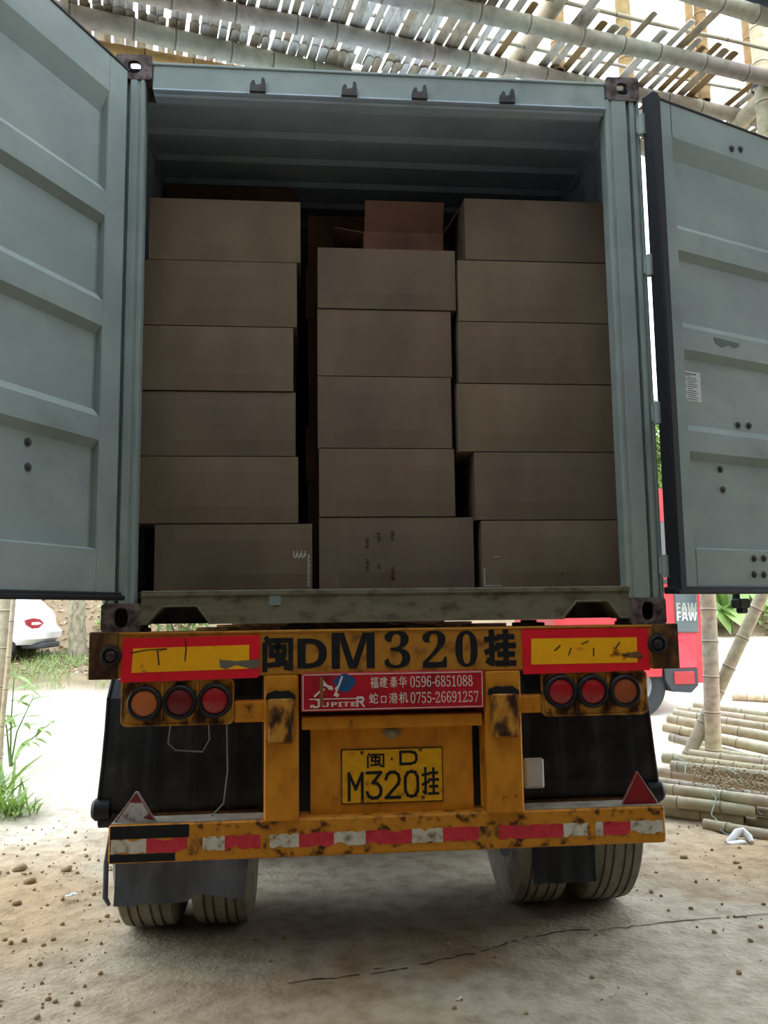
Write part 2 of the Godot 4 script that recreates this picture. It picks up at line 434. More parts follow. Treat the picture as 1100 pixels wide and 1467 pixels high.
# local axes: x runs from the hinge to the free edge (times dir), y up from the container's underside, the inside skin faces -z
func make_door(cont: Node3D, dir: float, hinge: Vector3, turn: float, sealed: bool) -> MeshInstance3D:
	var W := 1.19
	var y0 := 1.69 - CB; var y1 := 4.0 - CB
	var zi := -0.05
	var s := begin()
	# hinge stile and lock stile
	var xs0 := 0.01 if not sealed else 0.05
	bx(s, dir * xs0, dir * 0.13, y0, y1, zi, 0.0, 0.004)
	bx(s, dir * (W - 0.11), dir * W, y0, y1, zi, 0.0, 0.004)
	# pressed sheet between them
	var pr := door_profile()
	var xa := dir * 0.13; var xb := dir * (W - 0.11)
	for i in pr.size() - 1:
		var a: Vector2 = pr[i]; var b: Vector2 = pr[i + 1]
		var d := b - a
		var n := Vector3(0, d.y, -d.x).normalized()
		quad(s, Vector3(xa, a.x, zi + a.y), Vector3(xb, a.x, zi + a.y), Vector3(xb, b.x, zi + b.y), Vector3(xa, b.x, zi + b.y), n)
		quad(s, Vector3(xa, a.x, zi + a.y + 0.012), Vector3(xb, a.x, zi + a.y + 0.012), Vector3(xb, b.x, zi + b.y + 0.012), Vector3(xa, b.x, zi + b.y + 0.012), -n)
	bx(s, xa, xb, y1 - 0.012, y1, zi, 0.0, 0.003)
	bx(s, xa, xb, y0, y0 + 0.012, zi, 0.0, 0.003)
	var d := build(s, "door", M.cont, cont)
	d.position = hinge - Vector3(0, CB, 0)
	d.rotation.y = turn
	# rubber seal
	var g := begin()
	bx(g, -dir * 0.02, dir * W, y0 - 0.028, y0 + 0.004, zi - 0.014, 0.012, 0.006)
	bx(g, -dir * 0.02, dir * W, y0 - 0.03, y0 - 0.008, zi - 0.03, zi + 0.0, 0.006)
	bx(g, 0, dir * W, y1 - 0.004, y1 + 0.012, zi - 0.004, 0.0, 0.004)
	bx(g, dir * (W - 0.004), dir * (W + 0.012), y0 - 0.02, y1 + 0.012, zi - 0.004, 0.0, 0.004)
	if sealed:
		bx(g, -dir * 0.015, dir * 0.03, y0 - 0.02, y1 + 0.015, zi - 0.03, 0.0, 0.01)
		bx(g, dir * 0.022, dir * 0.052, y0 - 0.02, y1 + 0.012, zi - 0.014, 0.0, 0.006)
	tag(build(g, "rubber_seal", M.rubber, d), "black rubber seal along the door edge", "")
	# bolt heads pressed through the sheet
	var bolts := [[0.50, 2.47], [0.577, 2.474], [0.359, 2.244], [0.369, 2.149], [0.51, 1.826], [0.578, 1.827], [0.503, 1.751], [0.571, 1.751], [0.54, 3.876], [0.605, 3.89]]
	if not sealed:
		bolts = [[0.477, 2.239], [0.472, 2.146], [0.642, 2.469]]
	for b in bolts:
		var q := begin()
		var dep := 0.0
		for i in pr.size() - 1:
			if b[1] - CB >= pr[i].x and b[1] - CB <= pr[i + 1].x:
				dep = lerpf(pr[i].y, pr[i + 1].y, (b[1] - CB - pr[i].x) / (pr[i + 1].x - pr[i].x))
		lathe(q, [Vector2(0.0165, 0), Vector2(0.0165, 0.003), Vector2(0.009, 0.005), Vector2(0.008, 0.012), Vector2(0.0, 0.013)], 12, Transform3D(Basis(Vector3.RIGHT, -PI / 2), Vector3(dir * b[0], b[1] - CB, zi + dep)))
		build(q, "bolt", M.steel, d)
	# locking bars on the outer face with cams that stick out below
	for x in [0.5 if sealed else 0.7, 0.95]:
		var q := begin()
		tube(q, [Vector3(dir * x, y0 - 0.07, 0.055), Vector3(dir * x, y1 + 0.06, 0.055)], [0.017, 0.017], 10)
		bx(q, dir * (x - 0.04), dir * (x + 0.035), y0 - 0.095, y0 - 0.05, 0.0, 0.06, 0.008)
		bx(q, dir * (x - 0.02), dir * (x + 0.03), y0 - 0.12, y0 - 0.09, 0.012, 0.05, 0.008)
		bx(q, dir * (x - 0.03), dir * (x + 0.03), y0 + 0.4, y0 + 0.46, 0.0, 0.08, 0.006)
		bx(q, dir * (x - 0.03), dir * (x + 0.03), y1 - 0.5, y1 - 0.44, 0.0, 0.08, 0.006)
		build(q, "lock_rod", M.steel, d)
	return d

func make_container() -> void:
	var c := thing("shipping_container", Vector3(0, CB, 0), "grey-green steel shipping container with both doors swung open, loaded with cartons", "container")
	var L := 12.19
	# corner posts at the door end: face, seal groove and outer return
	for sd in [-1.0, 1.0]:
		var s := begin()
		var out := PackedVector2Array()
		var ie := 1.092 if sd < 0 else 1.055
		for q in [[ie - 0.006, -0.012], [ie, 0.0], [ie + 0.012, 0.0], [ie + 0.015, -0.006], [ie + 0.026, -0.006], [ie + 0.03, 0.0], [1.15, 0.0], [1.153, -0.03], [1.166, -0.03], [1.17, -0.004], [1.19, -0.004], [1.194, -0.018], [1.204, -0.018], [1.208, -0.006], [1.219, -0.012], [1.219, -0.14], [1.18, -0.14], [1.165, -0.11], [ie, -0.10]]:
			out.append(Vector2(q[0] * sd, -q[1]))
		# the outline lies in xz; the pull runs up
		prism(s, out, 1.648 - 0.0, 4.004, Transform3D(Basis(Vector3.RIGHT, Vector3(0, 0, -1), Vector3.UP), Vector3.ZERO))
		wpart(s, "corner_post", M.cont, c)
	# hinge lugs on the right post and the blades that reach the right door
	for sd in [-1.0, 1.0]:
		for y in [3.875, 3.18, 2.48, 1.785]:
			var s := begin()
			tube(s, [Vector3(1.222 * sd, y - 0.05, 0.012), Vector3(1.222 * sd, y + 0.05, 0.012)], [0.018, 0.018], 10)
			bx(s, 1.20 * sd, 1.265 * sd, y - 0.038, y + 0.038, -0.03 if sd > 0 else 0.0, 0.005 if sd > 0 else 0.022, 0.004)
			wpart(s, "hinge", M.cont, c)
	# the four castings at the door end
	for q in [[-1.138, 4.061, 0.058, 0.062, true], [1.138, 4.061, 0.058, 0.062, true], [-1.138, 1.589, 0.058, 0.082, false], [1.138, 1.589, 0.058, 0.082, false]]:
		var o := casting(q[2], q[3], c)
		o.position = Vector3(q[0], q[1] - CB, 0.002)
	# header
	var s := begin()
	bx(s, -1.056, 1.056, 3.958, 4.084, -0.06, -0.004, 0.006)
	bx(s, -1.056, 1.056, 4.074, 4.09, -0.1, 0.002, 0.004)
	wpart(s, "door_header", M.cont, c)
	s = begin()
	bx(s, -1.05, 1.05, 3.934, 3.958, -0.075, -0.012, 0.006)
	bx(s, -1.05, 1.05, 3.951, 3.96, -0.03, 0.006, 0.003)
	wpart(s, "header_lip", M.inner, c)
	# cam keepers, two prongs each
	for x in [-0.583, -0.166, 0.16, 0.574]:
		s = begin()
		var p := PackedVector2Array([Vector2(-0.036, 0), Vector2(0.036, 0), Vector2(0.034, 0.045), Vector2(0.03, 0.066), Vector2(0.018, 0.066), Vector2(0.014, 0.036), Vector2(-0.008, 0.03), Vector2(-0.014, 0.052), Vector2(-0.024, 0.052), Vector2(-0.034, 0.034)])
		prism(s, p, -0.005, 0.022, Transform3D(Basis.IDENTITY, Vector3(x, 3.956, 0)))
		wpart(s, "cam_keeper", M.steel, c)
	# door sill with the two lashing recesses
	s = begin()
	var sp := PackedVector2Array()
	for q in [[-1.057, 1.558], [-1.036, 1.558], [-0.966, 1.632], [-0.825, 1.632], [-0.770, 1.558], [0.748, 1.558], [0.800, 1.632], [0.952, 1.632], [1.012, 1.558], [1.057, 1.558], [1.057, 1.688], [-1.057, 1.688]]:
		sp.append(Vector2(q[0], q[1]))
	prism(s, sp, -0.12, -0.002)
	bx(s, -1.057, 1.057, 1.676, 1.7, -0.2, 0.006, 0.004)
	wpart(s, "door_sill", M.sill, c)
	for q in [[-1.036, -0.77], [0.748, 1.012]]:     # raised lip around each recess
		s = begin()
		var m: float = (q[0] + q[1]) / 2
		tube(s, [Vector3(q[0], 1.56, 0.0), Vector3(q[0] + 0.066, 1.635, 0.0), Vector3(q[1] - 0.056, 1.635, 0.0), Vector3(q[1], 1.56, 0.0)], [0.006, 0.006, 0.006, 0.006], 6)
		wpart(s, "recess_lip", M.sill, c)
		s = begin()
		bx(s, q[0], q[1], 1.56, 1.65, -0.18, -0.16, 0.0)
		wpart(s, "recess_back", M.steel, c)
	s = begin()
	bx(s, -0.525, -0.475, 1.634, 1.684, -0.001, 0.0012, 0.0)
	tag(wpart(s, "sill_patch", flat_mat(H("7d8c8a"), 0.7), c), "pale grey paint patch on the sill", "")
	# floor, cross members and bottom rails
	s = begin()
	bx(s, -1.2, 1.2, 1.672, 1.70, -L + 0.02, -0.19, 0.0)
	wpart(s, "plywood_floor", M.rust, c)
	s = begin()
	for i in 40:
		var z := -0.3 - i * 0.3
		bx(s, -1.16, 1.16, 1.56, 1.672, z - 0.02, z + 0.02, 0.0)
	for sd in [-1.0, 1.0]:
		bx(s, 1.17 * sd, 1.215 * sd, 1.555, 1.70, -L + 0.16, -0.16, 0.003)
	tag(wpart(s, "underframe", M.steel, c), "", "", "", "")
	# corrugated sides
	for sd in [-1.0, 1.0]:
		s = begin()
		var z := -0.13
		var pts := []
		while z > -L + 0.02:
			pts.append_array([Vector2(1.176, z), Vector2(1.176, z - 0.07), Vector2(1.208, z - 0.138), Vector2(1.208, z - 0.208)])
			z -= 0.276
		for i in pts.size() - 1:
			var a: Vector2 = pts[i]; var b: Vector2 = pts[i + 1]
			var n := Vector3(-sd * absf(b.y - a.y), 0, (b.x - a.x) * -1.0).normalized()
			if absf(b.x - a.x) > 0.001:
				n = Vector3(-sd * absf(b.y - a.y), 0, -(b.x - a.x) * 1.0).normalized()
			quad(s, Vector3(a.x * sd, 1.69, a.y), Vector3(b.x * sd, 1.69, b.y), Vector3(b.x * sd, 4.05, b.y), Vector3(a.x * sd, 4.05, a.y), n)
			var o := Vector3(0.004 * sd, 0, 0)
			quad(s, Vector3(a.x * sd, 1.69, a.y) + o, Vector3(b.x * sd, 1.69, b.y) + o, Vector3(b.x * sd, 4.05, b.y) + o, Vector3(a.x * sd, 4.05, a.y) + o, -n)
		bx(s, 1.17 * sd, 1.217 * sd, 4.04, 4.1, -L + 0.16, -0.17, 0.003)
		wpart(s, "side_wall", M.inner, c)
	# roof sheet pressed across
	s = begin()
	var rz := -0.16
	var rp := []
	while rz > -L + 0.1:
		rp.append_array([Vector2(rz, 4.082), Vector2(rz - 0.10, 4.082), Vector2(rz - 0.125, 4.06), Vector2(rz - 0.15, 4.06), Vector2(rz - 0.175, 4.082)])
		rz -= 0.25
	rp.push_front(Vector2(-0.05, 4.082))
	for i in rp.size() - 1:
		var a: Vector2 = rp[i]; var b: Vector2 = rp[i + 1]
		var d := b - a
		var n := Vector3(0, d.x, d.y * -1.0).normalized()
		if n.y > 0: n = -n
		quad(s, Vector3(-1.18, a.y, a.x), Vector3(1.18, a.y, a.x), Vector3(1.18, b.y, b.x), Vector3(-1.18, b.y, b.x), n)
		quad(s, Vector3(-1.18, a.y + 0.005, a.x), Vector3(1.18, a.y + 0.005, a.x), Vector3(1.18, b.y + 0.005, b.x), Vector3(-1.18, b.y + 0.005, b.x), -n)
	wpart(s, "roof_sheet", M.inner, c)
	s = begin()
	bx(s, -1.219, 1.219, 1.6, 4.1, -L, -L + 0.17, 0.004)
	wpart(s, "front_wall", M.inner, c)
	# inner lashing rings on the right post side
	for y in [3.62, 3.5]:
		s = begin()
		var ring := []
		var rr := []
		for i in 13:
			var a := TAU * i / 12
			ring.append(Vector3(1.165, y + sin(a) * 0.05, -0.2 + cos(a) * 0.02)); rr.append(0.005)
		tube(s, ring, rr, 6, false)
		wpart(s, "lashing_ring", M.steel, c)
	# doors
	make_door(c, 1.0, Vector3(-1.19, CB, 0.03), deg_to_rad(-116.6), false)
	var rd := make_door(c, -1.0, Vector3(1.235, CB, 0.0), deg_to_rad(202.5), true)
	# paper notice on the right door
	s = begin()
	bx(s, -0.153, -0.26, 2.555 - CB, 2.698 - CB, -0.05 + 0.034 - 0.002, -0.05 + 0.0338, 0.0)
	var nt := build(s, "paper_notice", M.paper, rd)
	tag(nt, "small white printed notice stuck on the door", "")
	s = begin()
	for i in 13:
		var x0 := 0.162 + (0.012 if i > 1 and i % 3 != 0 else 0.0)
		var x1: float = x0 + [0.07, 0.03, 0.055, 0.075, 0.05, 0.065][i % 6]
		var y := 2.688 - i * 0.0102 - CB
		bx(s, -x0, -x1, y - (0.006 if i == 0 else 0.0035), y, -0.0185, -0.0178, 0.0)
	build(s, "notice_print", flat_mat(H("5c6668"), 0.8), rd)
	# scuffed patches of bare primer on the right door
	s = begin()
	prism(s, PackedVector2Array([Vector2(-0.335, 1.345), Vector2(-0.51, 1.338), Vector2(-0.50, 1.318), Vector2(-0.47, 1.31), Vector2(-0.44, 1.322), Vector2(-0.39, 1.3), Vector2(-0.34, 1.318)]), -0.0475, -0.0462)
	build(s, "scuff", flat_mat(H("66716d"), 0.8), rd)

# ------------------------------------------------------------------ cartons
func carton_mesh(w: float, h: float, d: float, sd: int) -> ArrayMesh:
	# worn carton: rounded vertical edges, slightly bulging face
	var r := RandomNumberGenerator.new()
	r.seed = sd
	var s := begin()
	var nx := 8; var ny := 4
	var bl := r.randf_range(0.001, 0.005)
	var fn := func(u: float, v: float) -> Vector3:
		var e := (1.0 - pow(absf(u * 2 - 1), 6.0)) * (1.0 - pow(absf(v * 2 - 1), 4.0))
		return Vector3((u - 0.5) * w, v * h, d * 0.5 - 0.006 + 0.006 * e + bl * sin(u * PI) * sin(v * PI))
	for i in nx:
		for j in ny:
			var a: Vector3 = fn.call(float(i) / nx, float(j) / ny); var b: Vector3 = fn.call(float(i + 1) / nx, float(j) / ny)
			var c: Vector3 = fn.call(float(i + 1) / nx, float(j + 1) / ny); var e: Vector3 = fn.call(float(i) / nx, float(j + 1) / ny)
			var n := (b - a).cross(e - a).normalized()
			quad(s, a, b, c, e, n)
	var hw := w / 2; var z1 := d / 2 - 0.006; var z0 := -d / 2
	for q in [[Vector3(-hw, 0, z0), Vector3(-hw, 0, z1), Vector3(-hw, h, z1), Vector3(-hw, h, z0), Vector3.LEFT], [Vector3(hw, 0, z0), Vector3(hw, 0, z1), Vector3(hw, h, z1), Vector3(hw, h, z0), Vector3.RIGHT], [Vector3(-hw, h, z0), Vector3(hw, h, z0), Vector3(hw, h, z1), Vector3(-hw, h, z1), Vector3.UP], [Vector3(-hw, 0, z0), Vector3(hw, 0, z0), Vector3(hw, 0, z1), Vector3(-hw, 0, z1), Vector3.DOWN], [Vector3(-hw, 0, z0), Vector3(hw, 0, z0), Vector3(hw, h, z0), Vector3(-hw, h, z0), Vector3.FORWARD]]:
		quad(s, q[0], q[1], q[2], q[3], q[4])
	return s.commit()

func carton(x0: float, x1: float, y0: float, y1: float, zf: float, d: float, m: Material, label: String, group: String, sd: int) -> Node3D:
	var o := thing("cardboard_box", Vector3((x0 + x1) / 2, y0, zf - d / 2), label, "box", group)
	var w := x1 - x0; var h := y1 - y0 - 0.003
	build(carton_mesh(w, h, d, sd), "carton_body", m, o)
	# the joint of the two outer flaps and the tape over it, on top and running down the face's upper edge
	var s := begin()
	bx(s, -w / 2 + 0.01, w / 2 - 0.01, h - 0.0005, h + 0.0008, -0.03, 0.03, 0.0)
	build(s, "packing_tape", flat_mat(H("9b8763"), 0.35), o)
	return o

func make_cartons() -> void:
	var ord := ["lowest", "second", "third", "fourth", "fifth", "topmost"]
	var left := [[-1.060, -0.340, 1.702, 2.016], [-1.146, -0.405, 2.018, 2.333], [-1.148, -0.418, 2.335, 2.646], [-1.142, -0.428, 2.648, 2.962], [-1.132, -0.411, 2.964, 3.288], [-1.115, -0.393, 3.290, 3.602]]
	for i in 6:
		var q: Array = left[i]
		var extra: String = ["printed white at its right edge", "under faint dark scuffs", "with a small white scratch at its left", "with a dark scuffed patch", "set a little in from the box below", "with a free top edge"][i]
		carton(q[0], q[1], q[2], q[3], -0.30 + 0.004 * sin(i * 2.3), 0.5, M.card[(i * 3 + 1) % 4], "%s carton of the front left stack, %s" % [ord[i], extra], "cartons of the front left stack", i)
	var mid := [[-0.307, 0.430, 1.702, 2.048], [-0.306, 0.345, 2.05, 2.380], [-0.311, 0.338, 2.382, 2.735], [-0.311, 0.345, 2.737, 3.072], [-0.309, 0.372, 3.074, 3.384]]
	for i in 5:
		var q: Array = mid[i]
		var extra: String = ["with dark vertical print", "between two taller stacks", "plain faced and square", "below the highest one", "lower than both neighbouring stacks"][i]
		carton(q[0], q[1], q[2], q[3], -0.33 + 0.004 * sin(i * 1.7), 0.5, M.card[(i * 2 + 3) % 4], "%s brown carton of the front middle stack, %s" % [ord[i] if i < 4 else "topmost", extra], "cartons of the front middle stack", 10 + i)
	var right := [[0.462, 1.165, 1.702, 2.028], [0.437, 1.166, 2.03, 2.360], [0.362, 1.158, 2.362, 2.698], [0.375, 1.152, 2.70, 3.01], [0.380, 1.145, 3.012, 3.325], [0.421, 1.140, 3.327, 3.648]]
	for i in 6:
		var q: Array = right[i]
		var extra: String = ["with printed columns and a white corner mark", "its top right corner rounded by wear", "wider than those above", "pressed against the one below", "under the topmost box", "showing its left side"][i]
		carton(q[0], q[1], q[2], q[3], -0.30 + 0.004 * sin(i * 3.1), 0.5, M.card[(i + 2) % 4], "%s brown carton of the front right stack, %s" % [ord[i], extra], "cartons of the front right stack", 20 + i)
	# second row, seen over the first
	var cols := [[-1.13, -0.42, "left"], [-0.36, 0.36, "middle"], [0.43, 1.14, "right"]]
	var ordb := ["lowest", "second", "third", "fourth", "fifth", "sixth", "topmost"]
	for k in 3:
		var top: float = [3.985, 3.83, 3.70][k]
		var h := (top - 1.702) / 7.0
		for i in 7:
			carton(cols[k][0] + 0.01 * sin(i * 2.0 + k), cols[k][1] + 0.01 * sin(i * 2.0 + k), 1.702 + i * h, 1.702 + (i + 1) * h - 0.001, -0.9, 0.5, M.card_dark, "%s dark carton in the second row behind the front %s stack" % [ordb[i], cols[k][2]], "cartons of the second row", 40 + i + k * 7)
	# an opened carton lying on the middle stack, flaps up
	var o := thing("open_cardboard_box", Vector3(0.13, 3.388, -0.6), "open carton with raised flaps lying on the middle stack", "box")
	var s := begin()
	for q in [[-0.2, 0.2, 0.0, 0.13, 0.16, 0.164], [-0.2, 0.2, 0.0, 0.13, -0.164, -0.16], [-0.204, -0.2, 0.0, 0.13, -0.16, 0.16], [0.2, 0.204, 0.0, 0.13, -0.16, 0.16], [-0.2, 0.2, 0.0, 0.004, -0.16, 0.16]]:
		bx(s, q[0], q[1], q[2], q[3], q[4], q[5], 0.0)
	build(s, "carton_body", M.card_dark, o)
	for q in [[Vector3(0.0, 0.13, 0.162), Vector3(0.4, 0.15, 0.004), Vector3(deg_to_rad(28), 0, 0), Vector3(0, 0.075, 0)], [Vector3(0.202, 0.13, 0), Vector3(0.004, 0.2, 0.3), Vector3(0, 0, deg_to_rad(-32)), Vector3(0, 0.1, 0)], [Vector3(-0.202, 0.13, 0), Vector3(0.004, 0.15, 0.3), Vector3(0, 0, deg_to_rad(80)), Vector3(0, 0.075, 0)]]:
		s = begin()
		box(s, q[3], q[1], 0.0)
		var f := build(s, "flap", M.card_dark, o)
		f.position = q[0]
		f.rotation = q[2]
	# print on the boxes that can be read as print: short dark or pale columns
	var pr := [[-0.345, 1.72, 1.86, M.paper, -0.296, 2], [0.0, 1.74, 1.98, M.ink, -0.322, 5]]
	var bl := get_node("cardboard_box") as Node3D
	s = begin()
	for i in 16:
		var y := 0.02 + i * 0.0095
		bx(s, 0.338, 0.338 + [0.012, 0.008, 0.014, 0.01][i % 4], y, y + 0.004, 0.2455, 0.2465, 0.0)
	for i in 12:
		bx(s, 0.26 + i * 0.006, 0.264 + i * 0.006, 0.15 + 0.004 * (i % 3), 0.16 + 0.012 * ((i * 7) % 3), 0.2475, 0.2495, 0.0)
	tag(build(s, "white_print", M.paper, bl), "small white print near the right edge", "")
	var bm := get_node("cardboard_box_006") as Node3D
	s = begin()
	for col in [[-0.15, 0.09, 0.24], [-0.095, 0.1, 0.27], [-0.03, 0.05, 0.28]]:
		var y: float = col[1]
		var i := 0
		while y < col[2]:
			var l: float = [0.009, 0.014, 0.007, 0.011][i % 4]
			bx(s, col[0], col[0] + [0.016, 0.013, 0.018][i % 3], y, y + l * 0.8, 0.2495, 0.2525, 0.0)
			y += l + 0.002
			i += 1
	tag(build(s, "dark_print", M.ink, bm), "dark print running up the face", "")
	var br := get_node("cardboard_box_011") as Node3D
	s = begin()
	for col in [[-0.08, 0.07, 0.25], [-0.045, 0.12, 0.24], [-0.01, 0.08, 0.25], [0.03, 0.06, 0.25]]:
		var y: float = col[1]
		var i := 0
		while y < col[2]:
			bx(s, col[0], col[0] + [0.008, 0.005, 0.009][i % 3], y, y + 0.012, 0.2485, 0.2515, 0.0)
			y += [0.016, 0.024, 0.018][i % 3]
			i += 1
	tag(build(s, "dark_print", M.ink, br), "columns of dark print on the face", "")
	s = begin()
	bx(s, -0.343, -0.34, 0.012, 0.095, 0.245, 0.2475, 0.0)
	bx(s, -0.343, -0.26, 0.012, 0.015, 0.245, 0.2475, 0.0)
	bx(s, -0.30, -0.24, 0.15, 0.152, 0.2475, 0.2505, 0.0)
	tag(build(s, "white_mark", M.paper, br), "white corner mark", "")

# ------------------------------------------------------------------ lettering strokes (y up, 0..1)
func P(a: Array) -> Array:
	var out := []
	for i in range(0, a.size(), 2):
		out.append(Vector2(a[i], a[i + 1]))
	return out

func glyph(c: String) -> Array:
	match c:
		"闽": return [P([.12, .98, .2, .86]), P([.06, .8, .06, 0]), P([.32, .92, .94, .92, .94, .04, .8, .06]), P([.28, .72, .72, .72, .72, .45, .28, .45, .28, .72]), P([.5, .84, .5, .16]), P([.24, .14, .76, .2]), P([.66, .34, .78, .12])]
		"挂": return [P([.2, 1, .2, .05, .08, .1]), P([.03, .75, .38, .78]), P([.03, .38, .38, .48]), P([.5, .82, .95, .82]), P([.72, .98, .72, .56]), P([.44, .56, 1, .56]), P([.5, .3, .95, .3]), P([.72, .46, .72, .04]), P([.42, .03, 1, .03])]
		"福": return [P([.15, .98, .24, .88]), P([.05, .78, .36, .78, .05, .4]), P([.21, .6, .21, 0]), P([.25, .55, .36, .42]), P([.45, .94, .98, .94]), P([.55, .82, .88, .82, .88, .62, .55, .62, .55, .82]), P([.48, .48, .95, .48, .95, .02, .48, .02, .48, .48]), P([.48, .25, .95, .25]), P([.71, .48, .71, .02])]
		"建": return [P([.4, .88, .85, .88, .85, .6]), P([.3, .74, .98, .74]), P([.4, .6, .85, .6]), P([.38, .46, .88, .46]), P([.32, .3, .95, .3]), P([.62, 1, .62, .14]), P([.05, .85, .26, .85, .1, .52, .26, .52, .05, .1]), P([.08, .4, .3, .12, 1, .02])]
		"泰": return [P([.2, .9, .8, .9]), P([.25, .77, .75, .77]), P([.1, .63, .9, .63]), P([.5, 1, .45, .63, .05, .3]), P([.55, .63, .95, .32]), P([.5, .5, .5, .02, .42, .06]), P([.25, .38, .38, .3]), P([.15, .1, .42, .25]), P([.75, .4, .58, .28]), P([.58, .26, .85, .08])]
		"华": return [P([.3, .98, .08, .7]), P([.2, .8, .2, .5]), P([.85, .9, .52, .68]), P([.5, .98, .5, .52, .9, .52, .92, .65]), P([.05, .32, .95, .32]), P([.5, .46, .5, 0])]
		"蛇": return [P([.06, .78, .38, .78, .38, .5, .06, .5, .06, .78]), P([.22, .95, .22, .15]), P([.02, .12, .4, .2]), P([.34, .35, .42, .15]), P([.7, 1, .74, .88]), P([.5, .68, .5, .82, .96, .82, .94, .68]), P([.9, .5, .6, .36]), P([.58, .62, .58, .06, .94, .06, .96, .22])]
		"口": return [P([.15, .8, .85, .8, .85, .12, .15, .12, .15, .8])]
		"港": return [P([.08, .92, .2, .82]), P([.02, .62, .14, .54]), P([.04, .05, .22, .35]), P([.32, .84, .95, .84]), P([.28, .62, 1, .62]), P([.48, .98, .48, .62]), P([.78, .98, .78, .62]), P([.45, .6, .26, .36]), P([.8, .6, 1, .38]), P([.45, .42, .8, .42, .8, .24, .45, .24]), P([.45, .42, .45, .04, .9, .04, .92, .16])]
		"机": return [P([.02, .72, .42, .72]), P([.22, 1, .22, 0]), P([.22, .66, .02, .28]), P([.24, .6, .4, .42]), P([.54, .9, .54, .4, .44, .04]), P([.54, .9, .82, .9, .82, .08, .98, .08, .98, .24])]
		"M": return [P([.05, 0, .05, 1, .5, .42, .95, 1, .95, 0])]
		"3": return [P([0, 1, 1, 1, .42, .6, .72, .57, .94, .44, 1, .28, .94, .12, .72, .01, .36, 0, .1, .08, 0, .22])]
		"2": return [P([0, .74, .1, .9, .34, 1, .66, 1, .9, .9, 1, .72, .92, .54, 0, 0, 1, 0])]
		"0": return [P([.5, 1, .2, .95, .02, .78, 0, .5, .02, .22, .2, .05, .5, 0, .8, .05, .98, .22, 1, .5, .98, .78, .8, .95, .5, 1])]
		"D": return [P([0, 0, 0, 1, .62, 1, .9, .9, 1, .7, 1, .3, .9, .1, .62, 0, 0, 0])]
	return []

# ------------------------------------------------------------------ trailer
func tyre_mesh() -> ArrayMesh:
	if mesh_cache.has("tyre"):
		return mesh_cache["tyre"]
	var s := begin()
	var pr := [Vector2(0.29, -0.12), Vector2(0.33, -0.135), Vector2(0.40, -0.148), Vector2(0.46, -0.146), Vector2(0.495, -0.135), Vector2(0.512, -0.122)]
	var gx := [-0.075, -0.03, 0.03, 0.075]
	for g in gx:
		var r: float = 0.52 - 0.10 * g * g / 0.015 * 0.05
		pr.append_array([Vector2(r, g - 0.007), Vector2(r - 0.014, g - 0.005), Vector2(r - 0.014, g + 0.005), Vector2(r, g + 0.007)])
	pr.append_array([Vector2(0.512, 0.122), Vector2(0.495, 0.135), Vector2(0.46, 0.146), Vector2(0.40, 0.148), Vector2(0.33, 0.135), Vector2(0.29, 0.12)])
	lathe(s, pr, 72, Transform3D.IDENTITY, 0.75)
	mesh_cache["tyre"] = s.commit()
	return mesh_cache["tyre"]

func rim_mesh() -> ArrayMesh:
	if mesh_cache.has("rim"):
		return mesh_cache["rim"]
	var s := begin()
	lathe(s, [Vector2(0.0, -0.02), Vector2(0.13, -0.02), Vector2(0.16, -0.05), Vector2(0.24, -0.06), Vector2(0.27, -0.11), Vector2(0.3, -0.118), Vector2(0.3, 0.118), Vector2(0.27, 0.11), Vector2(0.25, 0.0), Vector2(0.13, 0.0), Vector2(0.0, 0.0)], 32)
	mesh_cache["rim"] = s.commit()
	return mesh_cache["rim"]

func slab_at(x0: float, x1: float, y0: float, y1: float, z0: float, z1: float, bev := 0.003) -> SurfaceTool:
	var s := begin()
	bx(s, x0, x1, y0, y1, z0, z1, bev)
	return s

